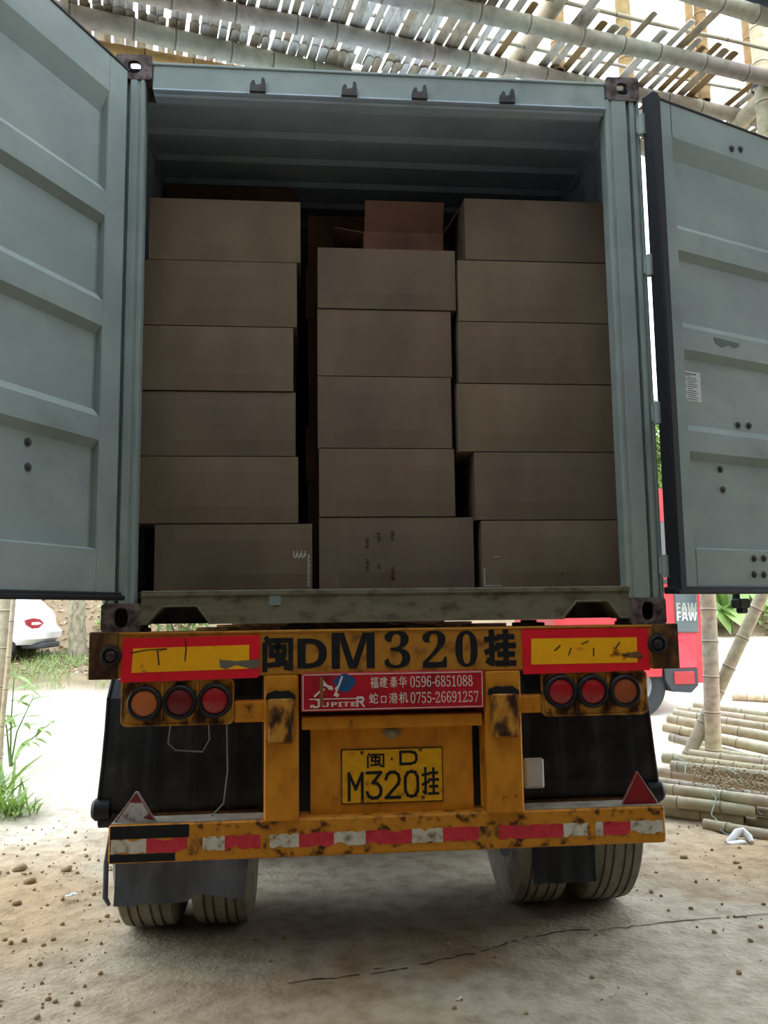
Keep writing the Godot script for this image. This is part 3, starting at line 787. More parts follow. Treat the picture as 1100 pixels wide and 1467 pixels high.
func make_trailer() -> void:
	var t := thing("semi_trailer", Vector3.ZERO, "yellow rust-streaked skeleton semi-trailer with red and white reflective tape, carrying the container", "trailer")
	# ---- chassis
	var s := begin()
	for sd in [-1.0, 1.0]:
		bx(s, 0.40 * sd, 0.54 * sd, 1.478, 1.50, -11.6, -0.02, 0.002)
		bx(s, 0.40 * sd, 0.54 * sd, 1.08, 1.10, -11.6, -0.12, 0.002)
		bx(s, 0.462 * sd, 0.478 * sd, 1.10, 1.478, -11.6, -0.1, 0.0)
	for z in [-1.7, -3.0, -4.4, -6.0, -8.0, -10.0, -11.5]:
		bx(s, -1.2, 1.2, 1.38, 1.50, z - 0.06, z + 0.06, 0.003)
	build(s, "chassis_frame", M.rust, t)
	for z in [-1.1, -2.55, -3.9]:
		s = begin()
		tube(s, [Vector3(-1.2, 0.52, z - 0.03), Vector3(1.26, 0.52, z - 0.13)], [0.065, 0.065], 12)
		for sd in [-1.0, 1.0]:
			bx(s, 0.43 * sd, 0.51 * sd, 0.56, 0.66, z - 0.5, z + 0.5, 0.01)
			bx(s, 0.40 * sd, 0.53 * sd, 0.6, 1.08, z - 0.70, z - 0.6, 0.01)
		build(s, "axle", M.steel, t)
	# dark plate across the frame just behind the uprights
	s = slab_at(-0.60, 0.62, 0.50, 1.40, -0.62, -0.60, 0.0)
	build(s, "suspension_plate", M.black_paint, t)
	for z in [-1.1, -2.55, -3.9]:
		for x in [-1.15, -0.79, 0.85, 1.228]:
			var w := build(tyre_mesh(), "tyre", M.tyre, t)
			w.position = Vector3(x, 0.519, z - (0.13 if x > 0 else 0.03))     # the axle sits a little askew
			w.rotation.z = PI / 2
			var r := build(rim_mesh(), "rim", M.rim, w)
			if x > 0: r.rotation.x = PI
	# ---- rear beam
	s = slab_at(-1.253, 1.253, 1.343, 1.526, -0.12, 0.02, 0.006)
	bx(s, -1.253, 1.253, 1.517, 1.529, -0.14, 0.024, 0.003)
	build(s, "rear_beam", M.beam, t)
	for sd in [-1.0, 1.0]:
		build(slab_at(1.14 * sd, 1.258 * sd, 1.338, 1.532, -0.11, 0.027, 0.004), "beam_end_cap", M.rust, t)
	for q in [[-1.167, 1.434], [1.157, 1.444]]:
		s = begin()
		lathe(s, [Vector2(0.042, 0), Vector2(0.042, 0.014), Vector2(0.036, 0.022), Vector2(0.028, 0.02), Vector2(0.026, 0.008), Vector2(0.0, 0.008)], 24, Transform3D(Basis(Vector3.RIGHT, PI / 2), Vector3(q[0], q[1], 0.027)))
		var ml := build(s, "marker_lamp", M.rubber, t)
		s = begin()
		lathe(s, [Vector2(0.026, 0.0), Vector2(0.024, 0.01), Vector2(0.014, 0.017), Vector2(0, 0.019)], 20, Transform3D(Basis(Vector3.RIGHT, PI / 2), Vector3(q[0], q[1], 0.034)))
		build(s, "lens", flat_mat(H("3a2a2c"), 0.3) if q[0] < 0 else M.rubber, ml)
	# twist locks between beam and container
	for q in [-0.42, 0.62, 1.1, -1.1]:
		s = slab_at(q - 0.06, q + 0.06, 1.526, 1.545, -0.16, -0.04, 0.004)
		bx(s, q - 0.03, q + 0.03, 1.54, 1.556, -0.12, -0.06, 0.003)
		build(s, "twist_lock", M.steel, t)
	# ---- red and orange reflective boards
	for q in [[PackedVector2Array([Vector2(-1.121, 1.504), Vector2(-0.562, 1.509), Vector2(-0.561, 1.345), Vector2(-0.572, 1.334), Vector2(-1.128, 1.325)]), PackedVector2Array([Vector2(-1.078, 1.463), Vector2(-0.605, 1.470), Vector2(-0.605, 1.372), Vector2(-1.084, 1.364)]), "board with a grey scrape at its inner end"], [PackedVector2Array([Vector2(0.559, 1.516), Vector2(1.112, 1.514), Vector2(1.120, 1.505), Vector2(1.120, 1.333), Vector2(0.559, 1.326)]), PackedVector2Array([Vector2(0.598, 1.477), Vector2(1.067, 1.475), Vector2(1.065, 1.367), Vector2(0.594, 1.367)]), ""]]:
		s = begin()
		prism(s, q[0], 0.02, 0.029)
		var b := build(s, "reflective_board", M.red_reflect, t)
		s = begin()
		prism(s, q[1], 0.029, 0.0305)
		tag(build(s, "reflective_strip", M.orange_reflect, b), "orange strip inside the red border", "")
		var lft: bool = q[0][0].x < 0
		var marks := []
		if lft:
			s = begin()
			prism(s, PackedVector2Array([Vector2(-0.728, 1.412), Vector2(-0.66, 1.404), Vector2(-0.565, 1.41), Vector2(-0.564, 1.376), Vector2(-0.60, 1.372), Vector2(-0.66, 1.388), Vector2(-0.70, 1.372), Vector2(-0.725, 1.38)]), 0.0305, 0.0312)
			tag(build(s, "scrape", flat_mat(H("6b6558"), 0.8), b), "grey scraped patch at the inner end", "")
			marks = [[P([.0, .0, .45, .25, 1, .3]), -1.085, 1.445, 0.14, 0.045], [P([.75, .2, .8, -1.1]), -1.085, 1.445, 0.14, 0.045], [P([0, 1, .2, .5, 0, 0]), -0.868, 1.41, 0.02, 0.09]]
		else:
			s = begin()
			prism(s, PackedVector2Array([Vector2(0.99, 1.402), Vector2(1.06, 1.415), Vector2(1.085, 1.405), Vector2(1.09, 1.385), Vector2(1.03, 1.388)]), 0.0305, 0.0312)
			tag(build(s, "scrape", M.rust, b), "rusty scraped patch at the outer end", "")
			for v in [[0.70, 1.425, 0.7], [0.76, 1.405, 1.2], [0.82, 1.45, 0.4], [0.87, 1.40, 1.5], [0.97, 1.43, 0.9]]:
				marks.append([P([0, 0, cos(v[2]), sin(v[2])]), v[0], v[1], 0.03, 0.03])
		for v in marks:
			s = begin()
			strokes(s, [v[0]], v[1], v[2], v[3], v[4], 0.006, 0.0305, 0.0008)
			build(s, "scratch", M.rust, b)
	# ---- stencilled registration
	s = begin()
	strokes(s, glyph("闽"), -0.548, 1.366, 0.122, 0.13, 0.021, 0.02, 0.002)
	build(s, "lettering", M.black_paint, t)
	for q in [["D", "Droid Sans", true, -0.405, -0.282, 1.368, 1.492], ["M", "Droid Sans", true, -0.261, -0.079, 1.364, 1.513], ["3", "Droid Serif", true, -0.038, 0.073, 1.361, 1.519], ["2", "Droid Serif", true, 0.126, 0.229, 1.361, 1.516], ["0", "Droid Serif", true, 0.268, 0.364, 1.362, 1.514]]:
		var o := build(lettering(q[0], q[1], q[2], q[4] - q[3], q[6] - q[5], 0.002), "lettering", M.black_paint, t)
		o.position = Vector3((q[3] + q[4]) / 2, (q[5] + q[6]) / 2, 0.021)
	s = begin()
	strokes(s, glyph("挂"), 0.402, 1.37, 0.118, 0.142, 0.024, 0.02, 0.002)
	build(s, "lettering", M.black_paint, t)
	# ---- uprights and their worn pads
	for q in [[-0.544, -0.400, -0.526, -0.421], [0.390, 0.548, 0.412, 0.526]]:
		s = slab_at(q[0], q[1], 0.75, 1.345, -0.13, 0.02, 0.008)
		build(s, "upright", M.yellow, t)
		s = slab_at(q[2], q[3], 1.066, 1.25, 0.018, 0.05, 0.008)
		build(s, "buffer_pad", M.yellow_worn, t)
		s = begin()
		prism(s, PackedVector2Array([Vector2(q[2] - 0.012, 1.245), Vector2(q[2] - 0.004, 1.268), Vector2(q[2] + 0.03, 1.28), Vector2((q[2] + q[3]) / 2, 1.276), Vector2(q[3] - 0.02, 1.279), Vector2(q[3] + 0.006, 1.262), Vector2(q[3] + 0.01, 1.245)]), 0.02, 0.044)
		build(s, "pad_rubber", M.black_paint, t)
	# ---- arms and lamp panels
	for q in [[-0.67, -0.54, 1.15, 1.234], [0.545, 0.66, 1.16, 1.232]]:
		build(slab_at(q[0], q[1], q[2], q[3], -0.09, 0.0, 0.005), "lamp_arm", M.yellow, t)
	for q in [[-1.122, -0.672, 1.150, 1.330, [[-1.031, 1.239, "a"], [-0.888, 1.241, "d"], [-0.746, 1.244, "r"]]], [0.644, 1.105, 1.149, 1.330, [[0.722, 1.250, "r"], [0.863, 1.248, "r"], [1.006, 1.246, "b"]]]]:
		s = begin()
		prism(s, rrect(q[0], q[1], q[2], q[3], 0.02), -0.015, 0.01)
		var pn := build(s, "lamp_panel", M.yellow_worn, t)
		s = begin()
		var rim := rrect(q[0], q[1], q[2], q[3], 0.02)
		var pts := []
		var rad := []
		for v in rim:
			pts.append(Vector3(v.x, v.y, 0.01)); rad.append(0.006)
		pts.append(pts[0]); rad.append(0.006)
		tube(s, pts, rad, 6, false)
		for k in 2:
			var x: float = (q[4][k][0] + q[4][k + 1][0]) / 2
			bx(s, x - 0.005, x + 0.005, q[2] + 0.005, q[3] - 0.005, 0.008, 0.022, 0.003)
		build(s, "panel_rib", M.yellow_worn, pn)
		for l in q[4]:
			var tr := Transform3D(Basis(Vector3.RIGHT, PI / 2), Vector3(l[0], l[1], 0.01))
			s = begin()
			lathe(s, [Vector2(0.072, 0.0), Vector2(0.07, 0.02), Vector2(0.064, 0.027), Vector2(0.056, 0.025), Vector2(0.054, 0.01), Vector2(0.0, 0.008)], 32, tr)
			build(s, "lamp_ring", M.rubber, pn)
			s = begin()
			lathe(s, [Vector2(0.054, 0.008), Vector2(0.053, 0.018), Vector2(0.04, 0.025), Vector2(0.02, 0.029), Vector2(0.0, 0.03)], 32, tr)
			for i in 9:
				var a := i * 2.4
				var rr := 0.011 * sqrt(float(i) * 1.6)
				lathe(s, [Vector2(0.006, 0.026 - rr * 0.08), Vector2(0.004, 0.031 - rr * 0.08), Vector2(0, 0.032 - rr * 0.08)], 8, tr * Transform3D(Basis.IDENTITY, Vector3(cos(a) * rr, 0, sin(a) * rr)))
			var mm: Material = {"r": M.lens_red, "d": M.lens_dark, "a": M.lens_amber, "b": M.lens_brown}[l[2]]
			tag(build(s, "lamp_lens", mm, pn), {"r": "bright red round lens", "d": "dull dark red round lens", "a": "amber round lens", "b": "brownish amber round lens"}[l[2]], "")
	# wires hanging under the left lamp panel
	s = begin()
	for q in [[[-0.93, 1.15], [-0.94, 1.07], [-0.91, 1.04], [-0.80, 1.03], [-0.77, 1.08], [-0.775, 1.15]], [[-0.70, 1.15], [-0.695, 0.95], [-0.71, 0.82], [-0.76, 0.77]]]:
		var pts := []
		var rr := []
		for v in q:
			pts.append(Vector3(v[0], v[1], -0.03)); rr.append(0.0035)
		tube(s, pts, rr, 6)
	build(s, "hanging_wire", flat_mat(H("6d726f"), 0.6), t)
	# ---- red signboard
	s = slab_at(-0.391, 0.386, 1.189, 1.348, 0.0, 0.032, 0.004)
	var sg := build(s, "signboard", M.sign_red, t)
	s = begin()
	for q in [[-0.384, 0.379, 1.339, 1.3425], [-0.384, 0.379, 1.195, 1.1985], [-0.384, -0.38, 1.195, 1.342], [0.3755, 0.379, 1.195, 1.342]]:
		bx(s, q[0], q[1], q[2], q[3], 0.032, 0.0328, 0.0)
	build(s, "sign_border", M.sign_white, sg)
	s = begin()
	var i := 0
	for c in ["福", "建", "泰", "华"]:
		strokes(s, glyph(c), [-0.099, -0.061, -0.017, 0.022][i], 1.283, 0.032, 0.044, 0.0034, 0.032, 0.0012)
		i += 1
	i = 0
	for c in ["蛇", "口", "港", "机"]:
		strokes(s, glyph(c), [-0.105, -0.058, -0.02, 0.022][i], 1.218, [0.036, 0.027, 0.033, 0.035][i], [0.042, 0.036, 0.042, 0.044][i], 0.0034, 0.032, 0.0012)
		i += 1
	build(s, "sign_lettering", M.sign_white, sg)
	var d1 := build(lettering("0596-6851088", "Droid Serif", false, 0.267, 0.046, 0.0012), "sign_lettering", M.sign_white, sg)
	d1.position = Vector3(0.203, 1.305, 0.0326)
	var d2 := build(lettering("0755-26691257", "Droid Serif", false, 0.29, 0.046, 0.0012), "sign_lettering", M.sign_white, sg)
	d2.position = Vector3(0.215, 1.239, 0.0326)
	# JUPITER under a rule, J and R dropping below and above the small capitals, dot before
	s = begin()
	bx(s, -0.357, -0.128, 1.239, 1.243, 0.032, 0.033, 0.0)
	bx(s, -0.352, -0.345, 1.207, 1.218, 0.032, 0.033, 0.0)
	var j := begin()
	strokes(s, [P([.55, 1, 1, 1]), P([.8, 1, .8, .12, .6, 0, .2, 0, .05, .2])], -0.342, 1.209, 0.032, 0.03, 0.008, 0.032, 0.001)
	strokes(s, [P([.1, 0, .1, 1, .8, 1, .95, .75, .8, .5, .1, .5]), P([.5, .5, 1, 0])], -0.158, 1.209, 0.03, 0.036, 0.007, 0.032, 0.001)
	build(s, "sign_logo", M.sign_white, sg)
	var ju := build(lettering("UPITE", "Droid Sans", true, 0.145, 0.019, 0.001), "sign_lettering", M.sign_white, sg)
	ju.position = Vector3(-0.232, 1.2185, 0.0325)
	s = begin()
	strokes(s, [P([.0, .05, .15, .25, .32, .38]), P([.22, .95, .34, .72, .52, .42, .62, .4]), P([.3, .62, .6, .5]), P([.98, 1, .86, .55, .72, .08]), P([.86, .55, .76, .42])], -0.332, 1.25, 0.115, 0.08, 0.008, 0.0335, 0.0008)
	lathe(s, [Vector2(0.008, 0.0), Vector2(0.007, 0.002), Vector2(0.0, 0.002)], 12, Transform3D(Basis(Vector3.RIGHT, PI / 2), Vector3(-0.24, 1.256, 0.033)))
	build(s, "sign_logo", M.sign_white, sg)
	s = begin()
	var pb := PackedVector2Array()
	for k in 20:
		var a := TAU * k / 20
		pb.append(Vector2(-0.208 + cos(a) * 0.045 * (1 + 0.12 * sin(3 * a)), 1.306 + sin(a) * 0.036 * (1 + 0.1 * cos(4 * a))))
	prism(s, pb, 0.032, 0.0333)
	tag(build(s, "sign_logo", M.sign_blue, sg), "faded blue disc of the emblem", "")
	s = slab_at(-0.312, -0.297, 1.215, 1.33, 0.032, 0.0345, 0.0)
	tag(build(s, "tape_residue", flat_mat(H("8a5a3a"), 0.8), sg), "brown strip of old tape", "")
	# ---- centre panel
	build(slab_at(-0.388, 0.382, 1.112, 1.166, -0.1, 0.0, 0.005), "panel_rail", M.yellow, t)
	s = slab_at(-0.352, 0.347, 0.752, 1.13, -0.075, -0.055, 0.004)
	var cp := build(s, "centre_panel", M.yellow, t)
	s = begin()
	prism(s, PackedVector2Array([Vector2(-0.045, 1.09), Vector2(-0.015, 1.112), Vector2(0.012, 1.112), Vector2(0.04, 1.088), Vector2(0.012, 1.062), Vector2(-0.015, 1.06)]), -0.055, -0.046)
	lathe(s, [Vector2(0.026, 0.0), Vector2(0.024, 0.018), Vector2(0.014, 0.03), Vector2(0.0, 0.034)], 20, Transform3D(Basis(Vector3.RIGHT, PI / 2), Vector3(-0.002, 1.086, -0.048)))
	tag(build(s, "number_plate_lamp", flat_mat(H("8b8368"), 0.6), cp), "small dusty lamp above the number plate", "")
	s = begin()
	prism(s, rrect(-0.223, 0.214, 0.794, 1.021, 0.008), -0.055, -0.049)
	var np := build(s, "number_plate_frame", M.rust, t)
	s = begin()
	prism(s, rrect(-0.217, 0.209, 0.800, 1.016, 0.006), -0.05, -0.0455)
	build(s, "number_plate", M.plate_yellow, np)
	s = begin()
	var pz := -0.0455
	strokes(s, glyph("闽"), -0.113, 0.945, 0.076, 0.056, 0.0078, pz, 0.002)
	strokes(s, glyph("D"), 0.031, 0.955, 0.068, 0.05, 0.0105, pz, 0.002)
	bx(s, -0.010, -0.002, 0.972, 0.981, pz, pz + 0.002, 0.0)
	strokes(s, glyph("M"), -0.192, 0.814, 0.062, 0.106, 0.0125, pz, 0.002)
	strokes(s, glyph("3"), -0.112, 0.818, 0.058, 0.104, 0.0125, pz, 0.002)
	strokes(s, glyph("2"), -0.032, 0.818, 0.057, 0.104, 0.0125, pz, 0.002)
	strokes(s, glyph("0"), 0.050, 0.82, 0.054, 0.103, 0.0125, pz, 0.002)
	strokes(s, glyph("挂"), 0.124, 0.826, 0.066, 0.108, 0.0105, pz, 0.002)
	build(s, "plate_lettering", M.black_paint, np)
	s = begin()
	for q in [[-0.133, 1.006], [0.118, 1.012], [-0.133, 0.806], [0.125, 0.814]]:
		lathe(s, [Vector2(0.008, 0), Vector2(0.007, 0.005), Vector2(0, 0.006)], 10, Transform3D(Basis(Vector3.RIGHT, PI / 2), Vector3(q[0], q[1], pz)))
	build(s, "plate_bolt", M.rust, np)
	# ---- underride bumper
	s = slab_at(-1.168, 1.168, 0.602, 0.755, -0.13, 0.0, 0.008)
	build(s, "bumper", M.yellow_bumper, t)
	s = begin()
	bx(s, -1.16, -0.545, 0.7545, 0.758, -0.125, -0.008, 0.001)
	bx(s, 0.55, 1.16, 0.7545, 0.758, -0.125, -0.008, 0.001)
	build(s, "bumper_dust", M.tyre, t)
	s = begin()
	bx(s, -1.160, -0.845, 0.699, 0.749, -0.002, 0.0012, 0.0)
	bx(s, -1.160, -0.90, 0.608, 0.639, -0.002, 0.0012, 0.0)
	bx(s, -1.1685, -1.166, 0.61, 0.75, -0.12, -0.01, 0.0)
	tag(build(s, "black_paint_patch", M.black_paint, t), "black paint on the left end of the bumper", "")
	var ys := 0.641; var ye := 0.698
	for q in [[-1.156, -1.016, "w"], [-1.014, -0.853, "r"], [-0.853, -0.79, "g"], [-0.79, -0.702, "w"], [-0.70, -0.557, "r"], [-0.52, -0.40, "w"], [-0.398, -0.257, "r"], [-0.255, -0.125, "w"], [-0.123, 0.068, "r"], [0.070, 0.200, "w"], [0.202, 0.355, "r"], [0.358, 0.436, "g"], [0.438, 0.53, "r"], [0.53, 0.716, "r"], [0.718, 0.822, "w"], [0.858, 0.89, "w"], [0.892, 1.010, "r"], [1.012, 1.156, "w"]]:
		s = begin()
		var r := RandomNumberGenerator.new()
		r.seed = int(q[0] * 1000) + 5000
		# torn strip: ragged ends and a nibbled lower edge
		var p := PackedVector2Array()
		var n := 7
		for k in n + 1:
			p.append(Vector2(lerpf(q[0], q[1], float(k) / n), ys + (r.randf() * r.randf() * 0.022 if r.randf() < 0.5 else 0.0)))
		for k in n + 1:
			p.append(Vector2(lerpf(q[1], q[0], float(k) / n) , ye - (r.randf() * r.randf() * 0.016 if r.randf() < 0.4 else 0.0)))
		prism(s, p, 0.0, 0.0014)
		var mm: Material = {"w": M.tape_white, "r": M.tape_red, "g": M.yellow_worn}[q[2]]
		tag(build(s, "reflective_tape", mm, t), {"w": "white strip of torn tape", "r": "red strip of torn tape", "g": "peeled strip of tape"}[q[2]], "")
	# ---- warning triangles on the bumper
	for q in [[-1.066, -1.150, -0.988, 0.875, M.tri_white, "white faced warning triangle with a red edge"], [1.066, 0.993, 1.150, 0.892, M.tri_red, "red warning triangle"]]:
		s = begin()
		var tp := PackedVector2Array([Vector2(q[1], 0.757), Vector2(q[2], 0.757), Vector2(q[0] + 0.006, q[3]), Vector2(q[0] - 0.006, q[3])])
		prism(s, tp, -0.05, -0.035)
		var tr := tag(build(s, "warning_triangle", q[4], t), q[5], "")
		s = begin()
		tube(s, [Vector3(q[1], 0.76, -0.036), Vector3(q[0], q[3], -0.036), Vector3(q[2], 0.76, -0.036)], [0.005, 0.005, 0.005], 6)
		build(s, "triangle_rim", flat_mat(H("8f6a62"), 0.5), tr)
		if q[0] < 0:
			s = begin()
			prism(s, PackedVector2Array([Vector2(q[0] - 0.03, 0.835), Vector2(q[0] + 0.022, 0.832), Vector2(q[0] + 0.004, q[3] - 0.006), Vector2(q[0] - 0.004, q[3] - 0.006)]), -0.035, -0.034)
			prism(s, PackedVector2Array([Vector2(q[2] - 0.05, 0.772), Vector2(q[2] - 0.006, 0.762), Vector2(q[2] - 0.022, 0.79)]), -0.035, -0.034)
			build(s, "triangle_corner", flat_mat(H("742830"), 0.5), tr)
	# ---- white junction box
	s = slab_at(0.583, 0.671, 0.823, 0.95, -0.13, -0.1, 0.006)
	bx(s, 0.590, 0.664, 0.832, 0.942, -0.102, -0.096, 0.003)
	bx(s, 0.54, 0.59, 0.86, 0.9, -0.125, -0.115, 0.002)
	build(s, "junction_box", M.white_plastic, t)
	# ---- fenders over the tyres and flaps in front of them
	for q in [[-1.275, -0.565], [0.60, 1.275]]:
		s = begin()
		var pr := [Vector2(-0.40, 0.70), Vector2(-0.375, 0.80), Vector2(-0.375, 0.92), Vector2(-0.39, 1.08), Vector2(-0.42, 1.22), Vector2(-0.50, 1.30), Vector2(-0.65, 1.33), Vector2(-1.1, 1.34), Vector2(-1.5, 1.30), Vector2(-1.75, 1.2)]
		var nx := 24
		var pos := func(u: float, k: int) -> Vector3:
			var fl: float = 0.028 * clampf((1.0 - pr[k].y) / 0.3, 0.0, 1.0)
			var x: float = lerpf(q[0] - (fl if q[0] < 0 else 0.0), q[1] + (fl if q[0] > 0 else 0.0), u)
			var rib := 0.006 * (1.0 if sin(u * TAU * 4.0) > 0.3 else 0.0)
			return Vector3(x, pr[k].y, pr[k].x + rib)
		for a in nx:
			for k in pr.size() - 1:
				var u0 := float(a) / nx; var u1 := float(a + 1) / nx
				var A: Vector3 = pos.call(u0, k); var B: Vector3 = pos.call(u1, k); var C: Vector3 = pos.call(u1, k + 1); var D: Vector3 = pos.call(u0, k + 1)
				var n := (B - A).cross(D - A).normalized()
				if n.z + n.y < 0: n = -n
				quad(s, A, B, C, D, n)
				quad(s, A - n * 0.006, B - n * 0.006, C - n * 0.006, D - n * 0.006, -n)
		for u in [0.0, 1.0]:
			for k in pr.size() - 1:
				var A: Vector3 = pos.call(u, k); var D: Vector3 = pos.call(u, k + 1)
				tube(s, [A, D], [0.009, 0.009], 6)
		var fd := build(s, "fender", M.dirty_rubber, t)
		s = begin()
		bx(s, q[0] + 0.02, q[1] - 0.02, 0.655, 0.712, -0.42, -0.365, 0.006)
		build(s, "fender_bar", M.rust, fd)
		s = begin()
		var e: float = q[0] if q[0] < 0 else q[1]
		var sd := signf(e)
		tube(s, [Vector3(e - sd * 0.03, 0.735, -0.39), Vector3(e + sd * 0.035, 0.735, -0.39), Vector3(e + sd * 0.05, 0.735, -0.39)], [0.05, 0.05, 0.038], 14)
		tube(s, [Vector3(e - sd * 0.05, 0.69, -0.39), Vector3(e + sd * 0.02, 0.69, -0.39)], [0.035, 0.035], 10)
		build(s, "fender_roll", M.rubber, fd)
	for q in [[-1.225, -0.645, 0.325, true], [0.69, 0.995, 0.322, false]]:
		s = begin()
		var nx := 20; var ny := 8
		var pos := func(u: float, v: float) -> Vector3:
			var x: float = lerpf(q[0], q[1], u)
			var y: float = lerpf(0.67, q[2], v)
			var z := -0.44
			if q[3]:
				z += 0.05 * v * v + 0.02 * v * absf(sin(u * 5.0)) + 0.07 * v * smoothstep(0.6, 1.0, u)
				y += 0.03 * v * smoothstep(0.58, 0.62, u) - 0.01 * v * (1.0 - smoothstep(0.15, 0.2, u))
				if u > 0.95: x += 0.03 * (1.0 - v) 
			else:
				z += 0.02 * v + 0.006 * sin(u * 18.0) * v
			return Vector3(x, y, z)
		for a in nx:
			for b in ny:
				var A: Vector3 = pos.call(float(a) / nx, float(b) / ny); var B: Vector3 = pos.call(float(a + 1) / nx, float(b) / ny)
				var C: Vector3 = pos.call(float(a + 1) / nx, float(b + 1) / ny); var D: Vector3 = pos.call(float(a) / nx, float(b + 1) / ny)
				var n := (B - A).cross(D - A).normalized()
				if n.z < 0: n = -n
				quad(s, A, B, C, D, n)
				quad(s, A - n * 0.008, B - n * 0.008, C - n * 0.008, D - n * 0.008, -n)
		if q[3]:
			tube(s, [Vector3(-1.245, 0.66, -0.42), Vector3(-1.262, 0.5, -0.4), Vector3(-1.256, 0.36, -0.37), Vector3(-1.235, 0.33, -0.36)], [0.008, 0.012, 0.012, 0.008], 8)
		build(s, "mud_flap", M.flap if q[3] else M.dirty_rubber, t)

# ------------------------------------------------------------------ bamboo
func bamboo(a: Vector3, b: Vector3, r0: float, r1: float, sd: int, hollow := true, bend := 0.012, sides := 12) -> SurfaceTool:
	var r := RandomNumberGenerator.new()
	r.seed = sd
	var s := begin()
	var L := a.distance_to(b)
	var d := (b - a) / L
	var fr := frame_of(d)
	var bo := (fr.x * r.randf_range(-1, 1) + fr.y * r.randf_range(-1, 1)) * bend * L
	var tone := r.randf_range(0.78, 1.0)
	var warm := r.randf_range(0.9, 1.0)
	var c0 := Color(tone, tone * lerpf(0.97, 1.0, warm), tone * warm)
	var dk := Color(c0.r * 0.45, c0.g * 0.43, c0.b * 0.42)
	var pale := Color(minf(1, c0.r * 1.1), minf(1, c0.g * 1.1), minf(1, c0.b * 1.1))
	var pts := []; var rad := []; var cols := []
	var at := func(t: float) -> Vector3: return a + d * t + bo * sin(PI * t / L) + fr.x * 0.004 * sin(t * 5.0 + sd)
	var t := 0.0
	var nxt := r.randf_range(0.05, 0.3)
	pts.append(at.call(0.0)); rad.append(r0); cols.append(c0)
	while nxt < L - 0.06:
		var q := lerpf(r0, r1, nxt / L)
		var k := Color(c0.r * r.randf_range(0.9, 1.05), c0.g * r.randf_range(0.9, 1.03), c0.b * r.randf_range(0.88, 1.03))
		for e in [[-0.022, 0.985, k], [-0.007, 1.05, pale], [-0.002, 1.03, dk], [0.004, 1.04, dk], [0.010, 1.07, k], [0.024, 0.98, k]]:
			pts.append(at.call(nxt + e[0])); rad.append(q * e[1]); cols.append(e[2])
		nxt += r.randf_range(0.24, 0.38)
	pts.append(at.call(L)); rad.append(r1); cols.append(c0)
	tube(s, pts, rad, sides, not hollow, cols)
	if hollow:
		for e in [[0, 1], [pts.size() - 1, -1]]:
			var i: int = e[0]
			var dir: Vector3 = d * float(e[1])
			var f2 := frame_of(dir)
			for k in sides:
				var p0 := f2.x * cos(TAU * k / sides) + f2.y * sin(TAU * k / sides)
				var p1 := f2.x * cos(TAU * (k + 1) / sides) + f2.y * sin(TAU * (k + 1) / sides)
				var o: Vector3 = pts[i]; var R: float = rad[i]
				quad(s, o + p0 * R, o + p1 * R, o + p1 * R * 0.72, o + p0 * R * 0.72, -dir, pale)
				quadn(s, o + p0 * R * 0.72, o + p1 * R * 0.72, o + p1 * R * 0.72 + dir * 0.1, o + p0 * R * 0.72 + dir * 0.1, -p0, -p1, -p1, -p0, dk)
				ftri(s, o + dir * 0.1, o + dir * 0.1 + p0 * R * 0.72, o + dir * 0.1 + p1 * R * 0.72, -dir, dk)
	return s

func pole(called: String, a: Vector3, b: Vector3, r0: float, r1: float, sd: int, label: String, category: String, group := "", m = null, hollow := true, bend := 0.012) -> MeshInstance3D:
	var s := bamboo(Vector3.ZERO, b - a, r0, r1, sd, hollow, bend)
	var o := build(s, called, m if m != null else M.bamboo, self)
	o.position = a
	tag(o, label, category, group)
	return o

func binding(at: Vector3, axis: Vector3, r: float, m: Material, parent: Node3D, called := "binding") -> void:
	var f := frame_of(axis)
	var s := begin()
	for k in 3:
		var pts := []; var rr := []
		for i in 15:
			var a := TAU * i / 14
			pts.append(at + f.z * (0.008 * (k - 1) + 0.006 * sin(a)) + (f.x * cos(a) + f.y * sin(a)) * r); rr.append(0.0035)
		tube(s, pts, rr, 5, false)
	var o := build(s, called, m, parent)
	o.position = Vector3.ZERO if parent == self else -parent.position

func slat_mesh(i: int) -> ArrayMesh:
	var key := "slat%d" % i
	if mesh_cache.has(key):
		return mesh_cache[key]
	var s := begin()
	var n := 4
	var w: float = [0.027, 0.024, 0.030][i]
	var rise: float = [0.012, 0.009, 0.014][i]
	var cr := []
	for k in n + 1:
		var u := float(k) / n * 2 - 1
		cr.append(Vector2(u * w, rise * (1 - u * u)))
	for k in n:
		var p: Vector2 = cr[k]; var q: Vector2 = cr[k + 1]
		var nn := Vector3(-(q.y - p.y), q.x - p.x, 0).normalized()
		var th := 0.006
		quad(s, Vector3(p.x, p.y, -0.5), Vector3(q.x, q.y, -0.5), Vector3(q.x, q.y, 0.5), Vector3(p.x, p.y, 0.5), nn)
		quad(s, Vector3(p.x, p.y - th, -0.5), Vector3(q.x, q.y - th, -0.5), Vector3(q.x, q.y - th, 0.5), Vector3(p.x, p.y - th, 0.5), -nn)
		for z in [-0.5, 0.5]:
			quad(s, Vector3(p.x, p.y, z), Vector3(q.x, q.y, z), Vector3(q.x, q.y - th, z), Vector3(p.x, p.y - th, z), Vector3(0, 0, signf(z)))
	for k in [0, n]:
		var p: Vector2 = cr[k]
		quad(s, Vector3(p.x, p.y, -0.5), Vector3(p.x, p.y, 0.5), Vector3(p.x, p.y - 0.006, 0.5), Vector3(p.x, p.y - 0.006, -0.5), Vector3(signf(p.x), 0, 0))
	mesh_cache[key] = s.commit()
	return mesh_cache[key]

